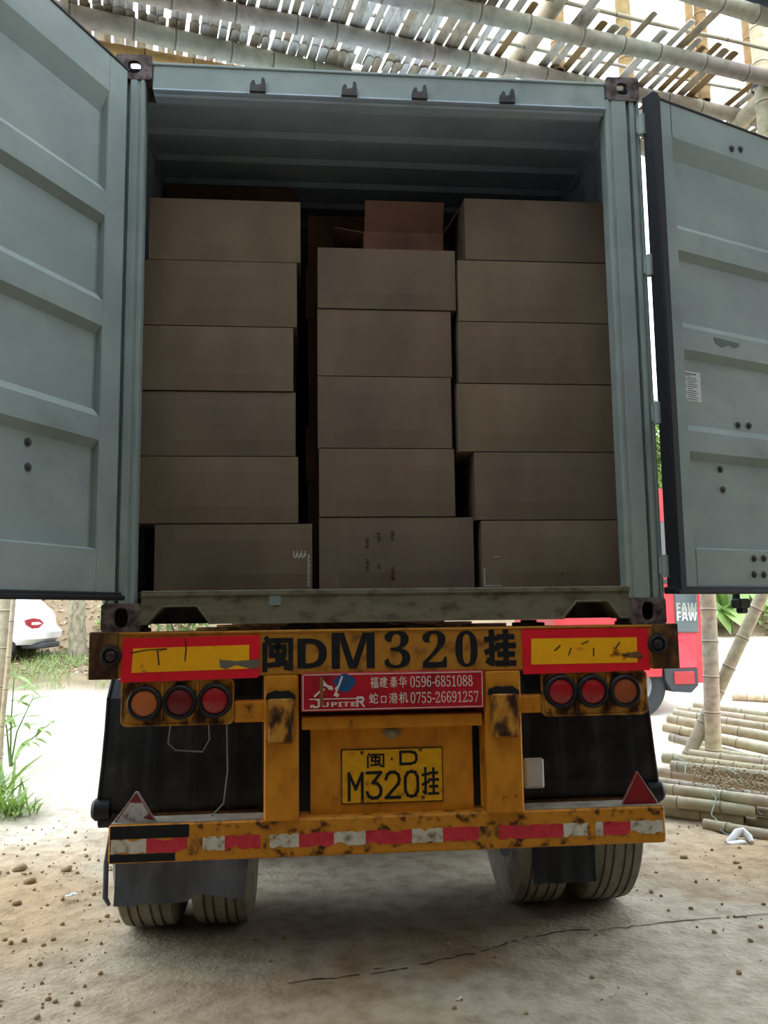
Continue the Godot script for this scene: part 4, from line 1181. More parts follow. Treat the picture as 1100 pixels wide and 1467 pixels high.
const OPEN_TO := 3.2
const RA := 0.215           # the shed is turned a little against the trailer
func roof_at(s: float, t: float, y: float) -> Vector3:
	return Vector3(cos(RA) * s + sin(RA) * t, y, -1.29 - sin(RA) * s + cos(RA) * t)

func slat_xf(s: float, t0: float, t1: float, y: float, yaw: float, tilt: float, w := 1.0) -> Transform3D:
	var b := Basis(Vector3.UP, RA + yaw) * Basis(Vector3.RIGHT, tilt)
	b = b * Basis.from_scale(Vector3(w, 1, t1 - t0))
	return Transform3D(b, roof_at(s, (t0 + t1) / 2, y))

func make_roof() -> void:
	var c := Node3D.new()
	put(c, "ceiling", self)
	c.position = Vector3(0, 5.2, 0)
	c.set_meta("kind", "structure")
	var r := RandomNumberGenerator.new()
	r.seed = 77
	var y := 5.27
	var n := 0
	var s := -2.5
	while s < 3.75:
		# the lower, closed strip next to the eave, the middle strip and the upper strip
		var right := s > 0.75
		var rows := [[-0.66 + r.randf_range(-0.03, 0.03), -0.25, y - 0.0], [-0.36 + r.randf_range(-0.04, 0.02), 0.47, y + 0.012]]
		if not right:
			rows.append([0.30, 1.1, y + 0.03])
		for q in rows:
			if right and s > 1.0 and s < 1.22 and q[1] > 0.3:
				continue
			if s > 2.5 and s < 2.72 and q[1] > 0.3:
				continue
			if not right and r.randf() < 0.06:
				continue
			if right and r.randf() < 0.04:
				continue
			var t1: float = q[1]
			if right and t1 > 0.4:
				t1 = r.randf_range(0.46, 0.66) if r.randf() > 0.15 else 0.78
			var o := MeshInstance3D.new()
			o.mesh = slat_mesh(r.randi() % 3)
			o.material_override = M.slat_brown if right and r.randf() < 0.3 else M.slat[r.randi() % 3]
			put(o, "slat", c)
			o.transform = slat_xf(s + r.randf_range(-0.01, 0.01), q[0], t1, q[2] - 5.2, r.randf_range(-0.03, 0.03), r.randf_range(-0.012, 0.012), r.randf_range(0.85, 1.15))
			o.position.y = q[2] - 5.2 + r.randf_range(-0.004, 0.004)
			n += 1
		s += 0.064 if not right else r.randf_range(0.078, 0.092)
	# thin battens that hold the slats down
	for q in [[0.52, 1.0, 3.6], [0.12, -2.6, 3.6], [-0.22, -2.6, 3.6], [-0.5, -2.6, 3.6]]:
		var a := roof_at(q[1], q[0], y + 0.045) - c.position
		var b := roof_at(q[2], q[0], y + 0.045) - c.position
		build(bamboo(a, b, 0.014, 0.011, int(q[0] * 100) + 90, false, 0.004, 8), "batten", M.bamboo_old, c)
	# the covering that runs on over the yard behind the camera: not in the picture, but it shades the floor
	var mm := MultiMesh.new()
	mm.transform_format = MultiMesh.TRANSFORM_3D
	mm.mesh = slat_mesh(2)
	var xs := []
	var t := 0.75
	while t < 10.0:
		s = -7.5
		while s < 8.0:
			var skip := (s > 0.72 and s < 3.6 and t < 1.0) or (s > -2.55 and s < 0.78 and t < 0.9)
			if not skip:
				xs.append(slat_xf(s, t - 0.1, t + 1.1, y + 0.03 + 0.01 * (int(t) % 2), r.randf_range(-0.02, 0.02), 0.0, 1.12))
			s += 0.112 if t > 1.5 and t < OPEN_TO else 0.067     # laid wide apart over the loading place
		t += 1.1
	t = -0.6
	while t < 0.75:
		for rg in [[-7.5, -2.56], [3.78, 8.0]]:
			s = rg[0]
			while s < rg[1]:
				xs.append(slat_xf(s, t - 0.05, t + 0.72, y + 0.02, r.randf_range(-0.02, 0.02), 0.0, 1.1))
				s += 0.074
		t += 0.7
	mm.instance_count = xs.size()
	for i in xs.size():
		var x: Transform3D = xs[i]
		x.origin -= c.position
		mm.set_instance_transform(i, x)
	var mi := MultiMeshInstance3D.new()
	mi.multimesh = mm
	mi.material_override = M.slat[0]
	put(mi, "slat_covering", c)
	mi.set_meta("kind", "stuff")
	# poles that carry it
	var G := "bamboo purlins under the slat roof"
	pole("bamboo_purlin", Vector3(-1.6, 5.2, -0.534), Vector3(2.88, 5.2, -1.495), 0.057, 0.053, 5, "thick bamboo purlin ending at the post in the top right corner", "pole", G, M.bamboo_old, true, 0.004)
	pole("bamboo_purlin", Vector3(-3.6, 5.2, -0.494), Vector3(4.2, 5.2, -2.232), 0.058, 0.05, 6, "long bamboo purlin running just above the container's right top corner", "pole", G, M.bamboo_old, true, 0.004)
	pole("bamboo_purlin", Vector3(-3.6, 5.19, -0.672), Vector3(3.6, 5.19, -2.765), 0.066, 0.055, 7, "bamboo purlin seen just above the open left door", "pole", G, M.bamboo_old, true, 0.003)
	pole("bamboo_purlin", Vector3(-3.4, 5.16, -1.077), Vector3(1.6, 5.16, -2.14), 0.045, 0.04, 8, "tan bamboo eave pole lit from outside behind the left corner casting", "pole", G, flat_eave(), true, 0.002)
	pole("bamboo_purlin", Vector3(1.3, 5.24, -0.63), Vector3(4.6, 5.24, -1.515), 0.055, 0.05, 9, "bamboo pole along the roof opening in the top right corner, under dark sheeting", "pole", G, M.bamboo_old, true, 0.002)
	var G2 := "bamboo rafters"
	pole("bamboo_rafter", Vector3(0.97, 5.33, -2.2), Vector3(1.55, 5.36, 0.95), 0.06, 0.065, 10, "bamboo rafter crossing above the container's top edge", "pole", G2, M.bamboo_old, true, 0.002)
	pole("bamboo_rafter", Vector3(2.72, 5.13, -2.75), Vector3(2.92, 5.2, -1.3), 0.065, 0.06, 11, "bamboo rafter meeting the post above the right door", "pole", G2, M.bamboo, true, 0.002)
	for q in [[1.89, 0.055, "bamboo post standing on the roof, left of the twin posts"], [1.36, 0.05, "bamboo post on the roof beside the crossing rafter"], [2.44, 0.03, "thinner of the twin bamboo posts on the roof"], [2.525, 0.045, "thicker of the twin bamboo posts on the roof"], [2.966, 0.05, "bamboo post on the roof at the picture's right edge"]]:
		var x: float = q[0]
		var z := -1.034 - 0.223 * (x + 1.176)
		pole("roof_post", Vector3(x, 5.262, z), Vector3(x, 7.6, z), q[1], q[1] * 0.9, int(x * 100), q[2], "post", "bamboo posts on the roof", M.bamboo_brown, true, 0.004)
	var p := pole("bamboo_post", Vector3(2.80, 0, -1.58), Vector3(2.80, 6.4, -1.58), 0.06, 0.055, 14, "tall greenish bamboo post at the right edge above the right door", "post", "", M.bamboo, true, 0.003)
	binding(Vector3(2.80, 5.2, -1.58), Vector3.UP, 0.066, M.wire, p)
	s = 0.0
	var tp := begin()
	box(tp, roof_at(4.6, 1.75, 5.335), Vector3(4.8, 0.012, 1.9), 0.003, Basis(Vector3.UP, RA))
	tag(build(tp, "roof_sheeting", M.tarp, self), "dark blue sheeting at the top right corner of the roof", "sheeting")

func make_wall() -> void:
	# the shed's closed rear, behind the camera
	var s := begin()
	var r := RandomNumberGenerator.new(); r.seed = 5
	bx(s, -9.0, 10.0, 0.0, 5.1, 7.3, 7.5, 0.0)
	var wm := rough_mat([[0.0, H("453c30")], [0.5, H("5d5344")], [1.0, H("6d6252")]], 0.01, Vector3(0.5, 0.5, 0.5), 0.9, 0.0, 71)
	var wl := begin()
	bx(wl, -6.6, -6.4, 0.0, 5.1, 0.3, 7.3, 0.0)
	build(wl, "wall_left", wm, self).set_meta("kind", "structure")
	var wr := begin()
	bx(wr, 7.0, 7.2, 0.0, 5.1, 0.3, 7.3, 0.0)
	build(wr, "wall_right", wm, self).set_meta("kind", "structure")
	var w := build(s, "wall_back", rough_mat([[0.0, H("453c30")], [0.5, H("5d5344")], [1.0, H("6d6252")]], 0.01, Vector3(0.5, 0.5, 0.5), 0.9, 0.0, 70), self)
	w.set_meta("kind", "structure")

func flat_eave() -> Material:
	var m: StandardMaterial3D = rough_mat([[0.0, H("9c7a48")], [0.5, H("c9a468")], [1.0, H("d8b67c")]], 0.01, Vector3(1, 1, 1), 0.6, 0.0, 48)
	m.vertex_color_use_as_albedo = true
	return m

func make_poles() -> void:
	# post and brace right of the trailer, tied together
	var p := pole("bamboo_post", Vector3(3.40, 0, -4.1), Vector3(3.49, 4.6, -4.1), 0.075, 0.07, 21, "upright bamboo post behind the pile of poles, right of the red truck", "post", "", null, true, 0.003)
	pole("bamboo_brace", Vector3(3.13, 0.0, -4.28), Vector3(4.55, 3.1, -3.72), 0.062, 0.056, 22, "slanting bamboo brace tied to the upright post", "pole", "", null, true, 0.003)
	binding(Vector3(3.42, 0.62, -4.14), Vector3.UP, 0.088, M.tie, p)
	pole("bamboo_post", Vector3(-3.45, 0, -5.2), Vector3(-3.28, 4.9, -5.2), 0.085, 0.08, 23, "bamboo post at the left edge below the open door", "post", "", null, true, 0.003)
	pole("bamboo_post", Vector3(-3.37, 0, -5.1), Vector3(-3.10, 4.9, -5.1), 0.026, 0.02, 24, "thin bamboo stick leaning along the left edge post", "post", "", null, true, 0.003)
	# the pile: nearer bundle
	var dn := Vector3(0.66, 0, 0.75)
	var G := "bamboo poles of the nearer bundle"
	var near := [
		[Vector3(2.360, 0.055, -2.850), Vector3(2.800, 0.060, -2.445), 0.050, "shortest bamboo pole at the foot of the nearer bundle, its hollow end showing"],
		[Vector3(2.300, 0.145, -2.795), Vector3(2.850, 0.138, -2.365), 0.045, "bamboo pole second from the ground, hollow end towards the right"],
		[Vector3(2.490, 0.045, -2.440), dn, 0.040, "bamboo pole lying on the dirt in front of the bundle"],
		[Vector3(2.850, 0.045, -2.500), dn, 0.040, "bamboo pole starting behind the short pole's hollow end"],
		[Vector3(2.890, 0.128, -2.450), dn, 0.038, "bamboo pole on the lowest layer towards the right edge"],
		[Vector3(2.380, 0.205, -2.915), dn, 0.043, "dusty bamboo pole across the middle of the nearer bundle"],
		[Vector3(2.440, 0.200, -3.190), dn, 0.042, "bamboo pole covered in crumbs of earth in the nearer bundle"],
		[Vector3(2.600, 0.190, -3.680), dn, 0.042, "bamboo pole at the back of the nearer bundle"],
		[Vector3(2.670, 0.288, -3.350), dn, 0.046, "bamboo pole near the top of the nearer bundle, under loose earth"],
		[Vector3(2.715, 0.310, -3.620), dn, 0.048, "topmost bamboo pole of the nearer bundle, round end at left"],
		[Vector3(3.050, 0.300, -3.830), dn, 0.040, "bamboo pole hiding the foot of the upright post"],
		[Vector3(2.55, 0.11, -3.25), dn, 0.045, "bamboo pole inside the nearer bundle, mostly covered"],
		[Vector3(2.62, 0.05, -3.05), dn, 0.045, "bamboo pole under the nearer bundle, almost hidden"],
	]
	for i in near.size():
		var q: Array = near[i]
		var e: Vector3 = q[1]
		if e.length() < 1.1:
			e = q[0] + e * 2.3
		pole("bamboo_pole", q[0], e, q[2], q[2] * 0.95, 200 + i, q[3], "bamboo pole", G, null, true, 0.006)
	# farther bundle, leaning down towards the right
	var F := "bamboo poles of the farther bundle"
	var far := [
		[Vector3(3.300, 0.300, -4.80), 0.155, 0.045, "lowest bamboo pole seen in the farther bundle, left of the post"],
		[Vector3(3.385, 0.226, -4.50), 0.05, 0.045, "bamboo pole low in the farther bundle, mostly behind the post's foot"],
		[Vector3(3.285, 0.386, -4.90), 0.120, 0.050, "bamboo pole reaching furthest left in the farther bundle"],
		[Vector3(3.376, 0.452, -5.00), 0.099, 0.050, "thick pale bamboo pole high in the farther bundle"],
		[Vector3(3.532, 0.490, -5.20), 0.064, 0.040, "slim bamboo pole in the upper layer of the farther bundle"],
		[Vector3(3.623, 0.512, -5.30), 0.053, 0.040, "bamboo pole just under the top of the farther bundle"],
		[Vector3(3.805, 0.552, -5.30), 0.054, 0.040, "bamboo pole on top of the farther bundle behind the brace"],
		[Vector3(3.62, 0.12, -4.75), 0.03, 0.055, "bamboo pole on the ground under the farther bundle"],
	]
	for i in far.size():
		var q: Array = far[i]
		var l := 1.75
		var e: Vector3 = q[0] + Vector3(0.643, -q[1], 0.766) * l
		pole("bamboo_pole", q[0], e, q[2], q[2] * 0.95, 300 + i, q[3], "bamboo pole", F, null, true, 0.006)
	pole("bamboo_pole", Vector3(6.14, yard_h(6.14, -8.98) + 0.06, -8.98), Vector3(8.6, yard_h(8.6, -7.94) + 0.06, -7.94), 0.055, 0.05, 330, "bamboo pole lying alone on the pale yard beyond the farther bundle", "bamboo pole", "", null, true, 0.004)
	# plastic string tied around the bundles
	var str_ := [[[2.60, 0.30, -2.60], [2.62, 0.22, -2.52], [2.55, 0.10, -2.42], [2.56, 0.02, -2.28], [2.66, 0.012, -2.20], [2.78, 0.012, -2.15]], [[2.70, 0.36, -3.40], [2.74, 0.34, -3.27], [2.70, 0.26, -3.14]], [[2.93, 0.34, -2.95], [2.98, 0.30, -2.83], [2.95, 0.24, -2.78]], [[2.86, 0.26, -2.50], [2.84, 0.17, -2.40], [2.88, 0.12, -2.34]], [[2.58, 0.02, -2.30], [2.66, 0.02, -2.18], [2.74, 0.012, -2.22], [2.70, 0.012, -2.10]]]
	var lb := ["long loose string trailing from the nearer bundle to the dirt", "string tied over the left end of the nearer bundle", "string tied over the earthy poles", "string around the pole ends at the right edge", "loop of loose string lying on the dirt by the white rag"]
	for i in str_.size():
		var s := begin()
		var pts := []; var rr := []
		var cv := Curve3D.new()
		for k in str_[i].size():
			var v: Array = str_[i][k]
			cv.add_point(Vector3(v[0], v[1], v[2]), Vector3(-0.03, 0.012, -0.02), Vector3(0.03, -0.012, 0.02))
		for v in cv.tessellate(3, 6):
			pts.append(v); rr.append(0.004)
		tube(s, pts, rr, 5)
		tag(build(s, "plastic_string", M.tie, self), lb[i], "string", "strings on the bamboo bundles")
	# loose earth lying on the poles
	var mm := MultiMesh.new()
	mm.transform_format = MultiMesh.TRANSFORM_3D
	mm.mesh = clod_mesh(3)
	mm.instance_count = 1100
	var r := RandomNumberGenerator.new(); r.seed = 8
	for i in 1100:
		var u := r.randf(); var k := r.randf()
		var o := Vector3(2.58, 0.245, -2.95).lerp(Vector3(2.72, 0.345, -3.4), k) + dn * (u * 1.3 + 0.1)
		var sc := r.randf_range(0.004, 0.012)
		mm.set_instance_transform(i, Transform3D(Basis.from_euler(Vector3(r.randf() * 6, r.randf() * 6, 0)).scaled(Vector3.ONE * sc), o + Vector3(r.randf_range(-0.04, 0.04), r.randf_range(-0.015, 0.012), r.randf_range(-0.04, 0.04))))
	var mi := MultiMeshInstance3D.new()
	mi.multimesh = mm; mi.material_override = M.clod
	put(mi, "loose_earth", self)
	tag(mi, "crumbs of dry earth scattered over the nearer bamboo bundle", "earth", "", "stuff")

func clod_mesh(sd: int) -> ArrayMesh:
	var key := "clod%d" % sd
	if mesh_cache.has(key):
		return mesh_cache[key]
	var n := FastNoiseLite.new(); n.seed = sd; n.frequency = 0.9
	var s := begin()
	var la := 6; var lo := 9
	var f := func(i: int, j: int) -> Vector3:
		var a := PI * i / la; var b := TAU * (j % lo) / lo
		var v := Vector3(sin(a) * cos(b), cos(a) * 0.75, sin(a) * sin(b))
		return v * (1.0 + 0.45 * n.get_noise_3dv(v * 1.6))
	for i in la:
		for j in lo:
			var A: Vector3 = f.call(i, j); var B: Vector3 = f.call(i, j + 1); var C: Vector3 = f.call(i + 1, j + 1); var D: Vector3 = f.call(i + 1, j)
			tri(s, A, B, C, A.normalized(), B.normalized(), C.normalized())
			tri(s, A, C, D, A.normalized(), C.normalized(), D.normalized())
	mesh_cache[key] = s.commit()
	return mesh_cache[key]

# ------------------------------------------------------------------ ground
var gn := FastNoiseLite.new()
func yard_h(x: float, z: float) -> float:
	var h := 0.09 * maxf(0.0, -z - 7.0)
	if x < -1.5:
		var w := smoothstep(-1.5, -3.5, x)
		h += w * (0.01 * maxf(0.0, -z - 10.3) + 0.45 * maxf(0.0, -z - 16.2))
	else:
		h += 0.4 * maxf(0.0, -z - 17.0)
	return minf(h, 9.0)

func floor_h(x: float, z: float) -> float:
	var n := gn.get_noise_2d(x * 9, z * 9)
	var n2 := gn.get_noise_2d(x * 40 + 50, z * 40)
	var ml := dirt_l(x, z); var mr := dirt_r(x, z)
	return (ml + mr) * (0.022 + 0.03 * n + 0.016 * n2) + 0.002 * n

func dirt_l(x: float, z: float) -> float:
	var n := gn.get_noise_2d(x * 6 + 9, z * 6)
	return smoothstep(-1.15, -1.9, x + 0.5 * n) * smoothstep(0.2, -0.9, z + 0.4 * n) * smoothstep(-5.2, -3.4, z)

func dirt_r(x: float, z: float) -> float:
	var n := gn.get_noise_2d(x * 6 + 90, z * 6 + 5)
	return smoothstep(1.55, 2.2, x + 0.5 * n) * smoothstep(-0.9, -1.6, z + 0.4 * n) * smoothstep(-4.6, -3.2, z)

func height_mesh(x0: float, x1: float, z0: float, z1: float, st: float, hf: Callable, cf: Callable) -> ArrayMesh:
	var nx := int(round((x1 - x0) / st)); var nz := int(round((z1 - z0) / st))
	var v := PackedVector3Array(); var nn := PackedVector3Array(); var c := PackedColorArray(); var ix := PackedInt32Array()
	var hs := PackedFloat32Array(); hs.resize((nx + 3) * (nz + 3))
	for j in nz + 3:
		for i in nx + 3:
			hs[j * (nx + 3) + i] = hf.call(x0 + (i - 1) * st, z0 + (j - 1) * st)
	for j in nz + 1:
		for i in nx + 1:
			var x := x0 + i * st; var z := z0 + j * st
			var k := (j + 1) * (nx + 3) + i + 1
			v.append(Vector3(x, hs[k], z))
			nn.append(Vector3(hs[k - 1] - hs[k + 1], 2 * st, hs[k - nx - 3] - hs[k + nx + 3]).normalized())
			c.append(cf.call(x, z))
	for j in nz:
		for i in nx:
			var a := j * (nx + 1) + i
			ix.append_array([a, a + 1, a + nx + 2, a, a + nx + 2, a + nx + 1])
	var arr := []
	arr.resize(Mesh.ARRAY_MAX)
	arr[Mesh.ARRAY_VERTEX] = v; arr[Mesh.ARRAY_NORMAL] = nn; arr[Mesh.ARRAY_COLOR] = c; arr[Mesh.ARRAY_INDEX] = ix
	var m := ArrayMesh.new()
	m.add_surface_from_arrays(Mesh.PRIMITIVE_TRIANGLES, arr)
	return m

func mixc(a: Color, b: Color, t: float) -> Color:
	return a.lerp(b, clampf(t, 0, 1))

func make_ground() -> void:
	gn.seed = 4; gn.frequency = 0.12; gn.fractal_octaves = 4
	var conc := Color(0.46, 0.42, 0.34); var dirt := Color(0.48, 0.35, 0.21); var stain := Color(0.35, 0.27, 0.17)
	var fc := func(x: float, z: float) -> Color:
		var n := gn.get_noise_2d(x * 5 + 30, z * 5 + 11)
		var k := mixc(conc, dirt, dirt_l(x, z) + dirt_r(x, z))
		k = mixc(k, stain, 0.9 * smoothstep(0.12, 0.4, n))
		k = mixc(k, dirt, 0.4 * smoothstep(0.0, 0.4, gn.get_noise_2d(x * 2 - 30, z * 2)))
		# under the trailer and out to the yard it turns to pale dust
		return mixc(k, Color(0.74, 0.68, 0.58), smoothstep(-1.6, -3.7, z + 0.5 * n))
	var f := build(height_mesh(-6.5, 7.5, -6.2, 5.0, 0.05, floor_h, fc), "floor", M.floor, self)
	f.set_meta("kind", "structure")
	var pale := Color(0.70, 0.66, 0.58); var bank := Color(0.24, 0.17, 0.10)
	var gc := func(x: float, z: float) -> Color:
		var n := gn.get_noise_2d(x * 1.5, z * 1.5)
		if x < -1.5:
			return mixc(pale, bank, smoothstep(-10.6, -11.3, z + 0.8 * n))
		return mixc(pale, bank, smoothstep(-16.3, -17.2, z + 0.8 * n))
	var gh := func(x: float, z: float) -> float: return yard_h(x, z) - (0.05 if z > -6.4 and x > -6.8 and x < 7.8 else 0.0)
	var g := build(height_mesh(-36, 36, -44, 24, 0.8, gh, gc), "ground", M.ground, self)
	g.set_meta("kind", "structure")
	# a long crack in the slab
	var s := begin()
	var cr := [[-0.45, -0.28], [-0.03, -0.324], [0.2, -0.42], [0.45, -0.5], [0.62, -0.61], [0.884, -0.703], [1.15, -0.70], [1.5, -0.76], [2.036, -0.798], [2.6, -0.9]]
	var r := RandomNumberGenerator.new(); r.seed = 12
	var pts := []
	for i in cr.size() - 1:
		for k in 8:
			var u := k / 8.0
			pts.append(Vector2(lerpf(cr[i][0], cr[i + 1][0], u), lerpf(cr[i][1], cr[i + 1][1], u) + r.randf_range(-0.012, 0.012)))
	for i in pts.size() - 1:
		if r.randf() < 0.18: continue
		var a: Vector2 = pts[i]; var b: Vector2 = pts[i + 1]
		var q := (b - a).normalized().orthogonal() * r.randf_range(0.0015, 0.005)
		prism(s, PackedVector2Array([a - q, b - q, b + q, a + q]), -0.003, -0.0022, Transform3D(Basis(Vector3.RIGHT, Vector3(0, 0, 1), Vector3.DOWN), Vector3(0, 0.0035 - 0.003, 0)))
	build(s, "floor_crack", flat_mat(H("3c352b"), 0.95), f)
	# clods and stones
	r.seed = 21
	var places := []
	places = [[Vector3(-2.30, 0, -1.95), 0.055, "largest dry clod of the heap at the left edge"], [Vector3(-2.16, 0, -2.05), 0.045, "dry clod behind the largest one at the left edge"], [Vector3(-2.02, 0, -1.80), 0.038, "rounded dry clod right of the heap at the left edge"], [Vector3(-1.86, 0, -2.0), 0.034, "dry clod of earth midway between left edge and left tyre"], [Vector3(-1.98, 0, -1.45), 0.028, "small clod of earth beside the shiny wrapper"], [Vector3(-2.25, 0, -1.55), 0.036, "dry clod lying in front of the heap at the left edge"], [Vector3(2.02, 0, -1.75), 0.026, "dark clod of earth right of the rear right tyre"], [Vector3(2.30, 0, -1.62), 0.022, "small clod of earth in front of the white rag"], [Vector3(2.42, 0, -1.40), 0.02, "small dark clod near the right edge of the floor"]]
	for q in places:
		var o := build(clod_mesh(r.randi() % 3), "clod", M.clod, self)
		var p: Vector3 = q[0]
		p.y = floor_h(p.x, p.z) + q[1] * 0.35
		o.transform = Transform3D(Basis.from_euler(Vector3(r.randf() * 0.5, r.randf() * 6, 0)).scaled(Vector3(q[1], q[1] * 0.7, q[1])), p)
		tag(o, q[2], "clod", "clods of dry earth")
	var mm := MultiMesh.new()
	mm.transform_format = MultiMesh.TRANSFORM_3D
	mm.mesh = clod_mesh(1)
	mm.instance_count = 1500
	for i in 1500:
		var x: float; var z: float
		if i % 3 < 2:
			x = -1.3 - pow(r.randf(), 1.2) * 1.8; z = r.randf_range(-3.4, 0.5)
		elif i % 9 == 8:
			x = r.randf_range(-1.5, 2.5); z = r.randf_range(-1.0, 0.9)
		else:
			x = r.randf_range(1.5, 3.2); z = r.randf_range(-2.6, -0.6)
		var sc := pow(r.randf(), 4.0) * 0.013 + 0.002
		mm.set_instance_transform(i, Transform3D(Basis.from_euler(Vector3(r.randf() * 6, r.randf() * 6, 0)).scaled(Vector3.ONE * sc), Vector3(x, floor_h(x, z) + sc * 0.3, z)))
	var mi := MultiMeshInstance3D.new()
	mi.multimesh = mm; mi.material_override = M.clod
	put(mi, "grit", self)
	tag(mi, "fine crumbs of earth and grit strewn over the floor", "grit", "", "stuff")

func make_litter() -> void:
	# white rag by the pile
	var s := begin()
	var pts := [Vector3(2.44, 0.03, -2.02), Vector3(2.50, 0.05, -2.05), Vector3(2.56, 0.075, -2.09), Vector3(2.60, 0.08, -2.10), Vector3(2.62, 0.05, -2.06), Vector3(2.61, 0.03, -2.0)]
	tube(s, pts, [0.012, 0.022, 0.026, 0.024, 0.026, 0.014], 8)
	box(s, Vector3(2.50, 0.03, -2.0), Vector3(0.14, 0.02, 0.05), 0.008, Basis(Vector3.UP, 0.3))
	tag(build(s, "crumpled_rag", M.rag, self), "crumpled white rag on the dirt in front of the bamboo pile", "rag")
	var q := [[Vector3(-0.053, 0.006, -0.379), "stub", "pale stub lying alone on the concrete in the foreground"], [Vector3(0.256, 0.006, -0.025), "scrap", "white paper scrap in the middle foreground"], [Vector3(0.894, 0.006, 0.014), "scrap", "white paper scrap in the right foreground"], [Vector3(-1.696, 0.04, -1.469), "wrapper", "shiny pale wrapper on the dirt left of the trailer"]]
	for i in q.size():
		s = begin()
		if i == 0:
			tube(s, [Vector3(-0.016, 0, 0), Vector3(0.004, 0, 0.002), Vector3(0.018, 0, 0.003)], [0.0045, 0.0045, 0.0045], 8)
		else:
			var w: float = [0, 0.02, 0.016, 0.06][i]
			for k in 3:
				box(s, Vector3(w * 0.4 * (k - 1), 0.004 * k, w * 0.2 * (k % 2)), Vector3(w * 0.7, 0.003, w * 0.5), 0.001, Basis.from_euler(Vector3(0.3 * (k - 1), 0.6 * k, 0.25 * (1 - k))))
		var o := build(s, ["cigarette_stub", "paper_scrap", "paper_scrap", "wrapper"][i], flat_mat([H("c9a878"), H("e2e0d8"), H("dcdad0"), H("cdd3d6")][i], 0.6), self)
		o.position = q[i][0]
		tag(o, q[i][2], ["cigarette stub", "paper", "paper", "wrapper"][i])

# ------------------------------------------------------------------ plants
func leaf_shape(s: SurfaceTool, t: Transform3D, l: float, w: float, droop := 0.25, fold := 0.3) -> void:
	var n := 5
	var pr := [0.0, 0.62, 1.0, 0.85, 0.5, 0.0]
	for i in n:
		var u0 := float(i) / n; var u1 := float(i + 1) / n
		for sd in [-1.0, 1.0]:
			var A := Vector3(0, -droop * l * u0 * u0, l * u0); var B := Vector3(0, -droop * l * u1 * u1, l * u1)
			var C := B + Vector3(sd * w * pr[i + 1] * 0.5, fold * w * pr[i + 1] * 0.5, 0)
			var D := A + Vector3(sd * w * pr[i] * 0.5, fold * w * pr[i] * 0.5, 0)
			var nn := (B - A).cross(C - A)
			if nn.length() < 1e-9: nn = (B - A).cross(D - A)
			nn = nn.normalized()
			if nn.y < 0: nn = -nn
			nn = (t.basis * nn).normalized()
			quad(s, t * A, t * B, t * C, t * D, nn)

func heart_leaf(l: float, w: float) -> ArrayMesh:
	var s := begin()
	var out := [Vector2(0, 0.0), Vector2(0.22, -0.22), Vector2(0.42, -0.16), Vector2(0.5, 0.1), Vector2(0.44, 0.4), Vector2(0.25, 0.75), Vector2(0, 1.0)]
	for sd in [-1.0, 1.0]:
		for i in out.size() - 1:
			var a: Vector2 = out[i]; var b: Vector2 = out[i + 1]
			var A := Vector3(0, 0, 0.3 * l)
			var B := Vector3(a.x * w * sd, 0.10 * w * a.x - 0.22 * l * a.y * a.y, a.y * l)
			var C := Vector3(b.x * w * sd, 0.10 * w * b.x - 0.22 * l * b.y * b.y, b.y * l)
			var n := (B - A).cross(C - A).normalized()
			if n.y < 0: n = -n
			ftri(s, A, B, C, n)
	return s.commit()

func scatter(called: String, parent: Node3D, mesh: Mesh, mat: Material, xs: Array, cols: Array = []) -> MultiMeshInstance3D:
	var mm := MultiMesh.new()
	mm.transform_format = MultiMesh.TRANSFORM_3D
	mm.use_colors = cols.size() > 0
	mm.mesh = mesh
	mm.instance_count = xs.size()
	for i in xs.size():
		mm.set_instance_transform(i, xs[i])
		if cols.size():
			mm.set_instance_color(i, cols[i])
	var mi := MultiMeshInstance3D.new()
	mi.multimesh = mm
	mi.material_override = mat
	put(mi, called, parent)
	mi.set_meta("kind", "stuff")
	return mi

func small_leaf() -> ArrayMesh:
	if not mesh_cache.has("leaf"):
		var s := begin()
		leaf_shape(s, Transform3D.IDENTITY, 1.0, 0.45)
		mesh_cache["leaf"] = s.commit()
	return mesh_cache["leaf"]

func bush(at: Vector3, size: Vector3, count: int, leaf: float, m: Material, label: String, category: String, called: String, trunk: float, sd: int, group := "") -> Node3D:
	var o := thing(called, at, label, category, group)
	var r := RandomNumberGenerator.new(); r.seed = sd
	var s := begin()
	if trunk > 0:
		tube(s, [Vector3(0, -0.2, 0), Vector3(0.05, size.y * 0.3, 0), Vector3(0, size.y * 0.75, 0.05)], [trunk, trunk * 0.8, trunk * 0.35], 10)
		build(s, "trunk", M.bark, o)
	else:
		for i in 7:
			var a := TAU * i / 7
			tube(s, [Vector3(cos(a) * 0.06, -0.1, sin(a) * 0.06), Vector3(cos(a) * size.x * 0.25, size.y * 0.55, sin(a) * size.z * 0.25)], [0.018, 0.01], 6)
		build(s, "stem", M.bark, o)
	var xs := []
	for i in count:
		var v := Vector3(r.randfn(), r.randfn(), r.randfn()).normalized() * pow(r.randf(), 0.4)
		var lump := 0.8 + 0.3 * sin(v.x * 5 + sd) * cos(v.z * 4.0 + v.y * 3)
		var c := Vector3(v.x * size.x * 0.5 * lump, size.y * (0.62 if trunk > 0 else 0.5) + v.y * size.y * (0.38 if trunk > 0 else 0.48) * lump, v.z * size.z * 0.5 * lump)
		xs.append(Transform3D(Basis.from_euler(Vector3(r.randf_range(-0.8, 0.9), r.randf() * TAU, r.randf_range(-0.6, 0.6))).scaled(Vector3.ONE * leaf * r.randf_range(0.6, 1.3)), c))
	scatter("foliage", o, small_leaf(), m, xs)
	return o

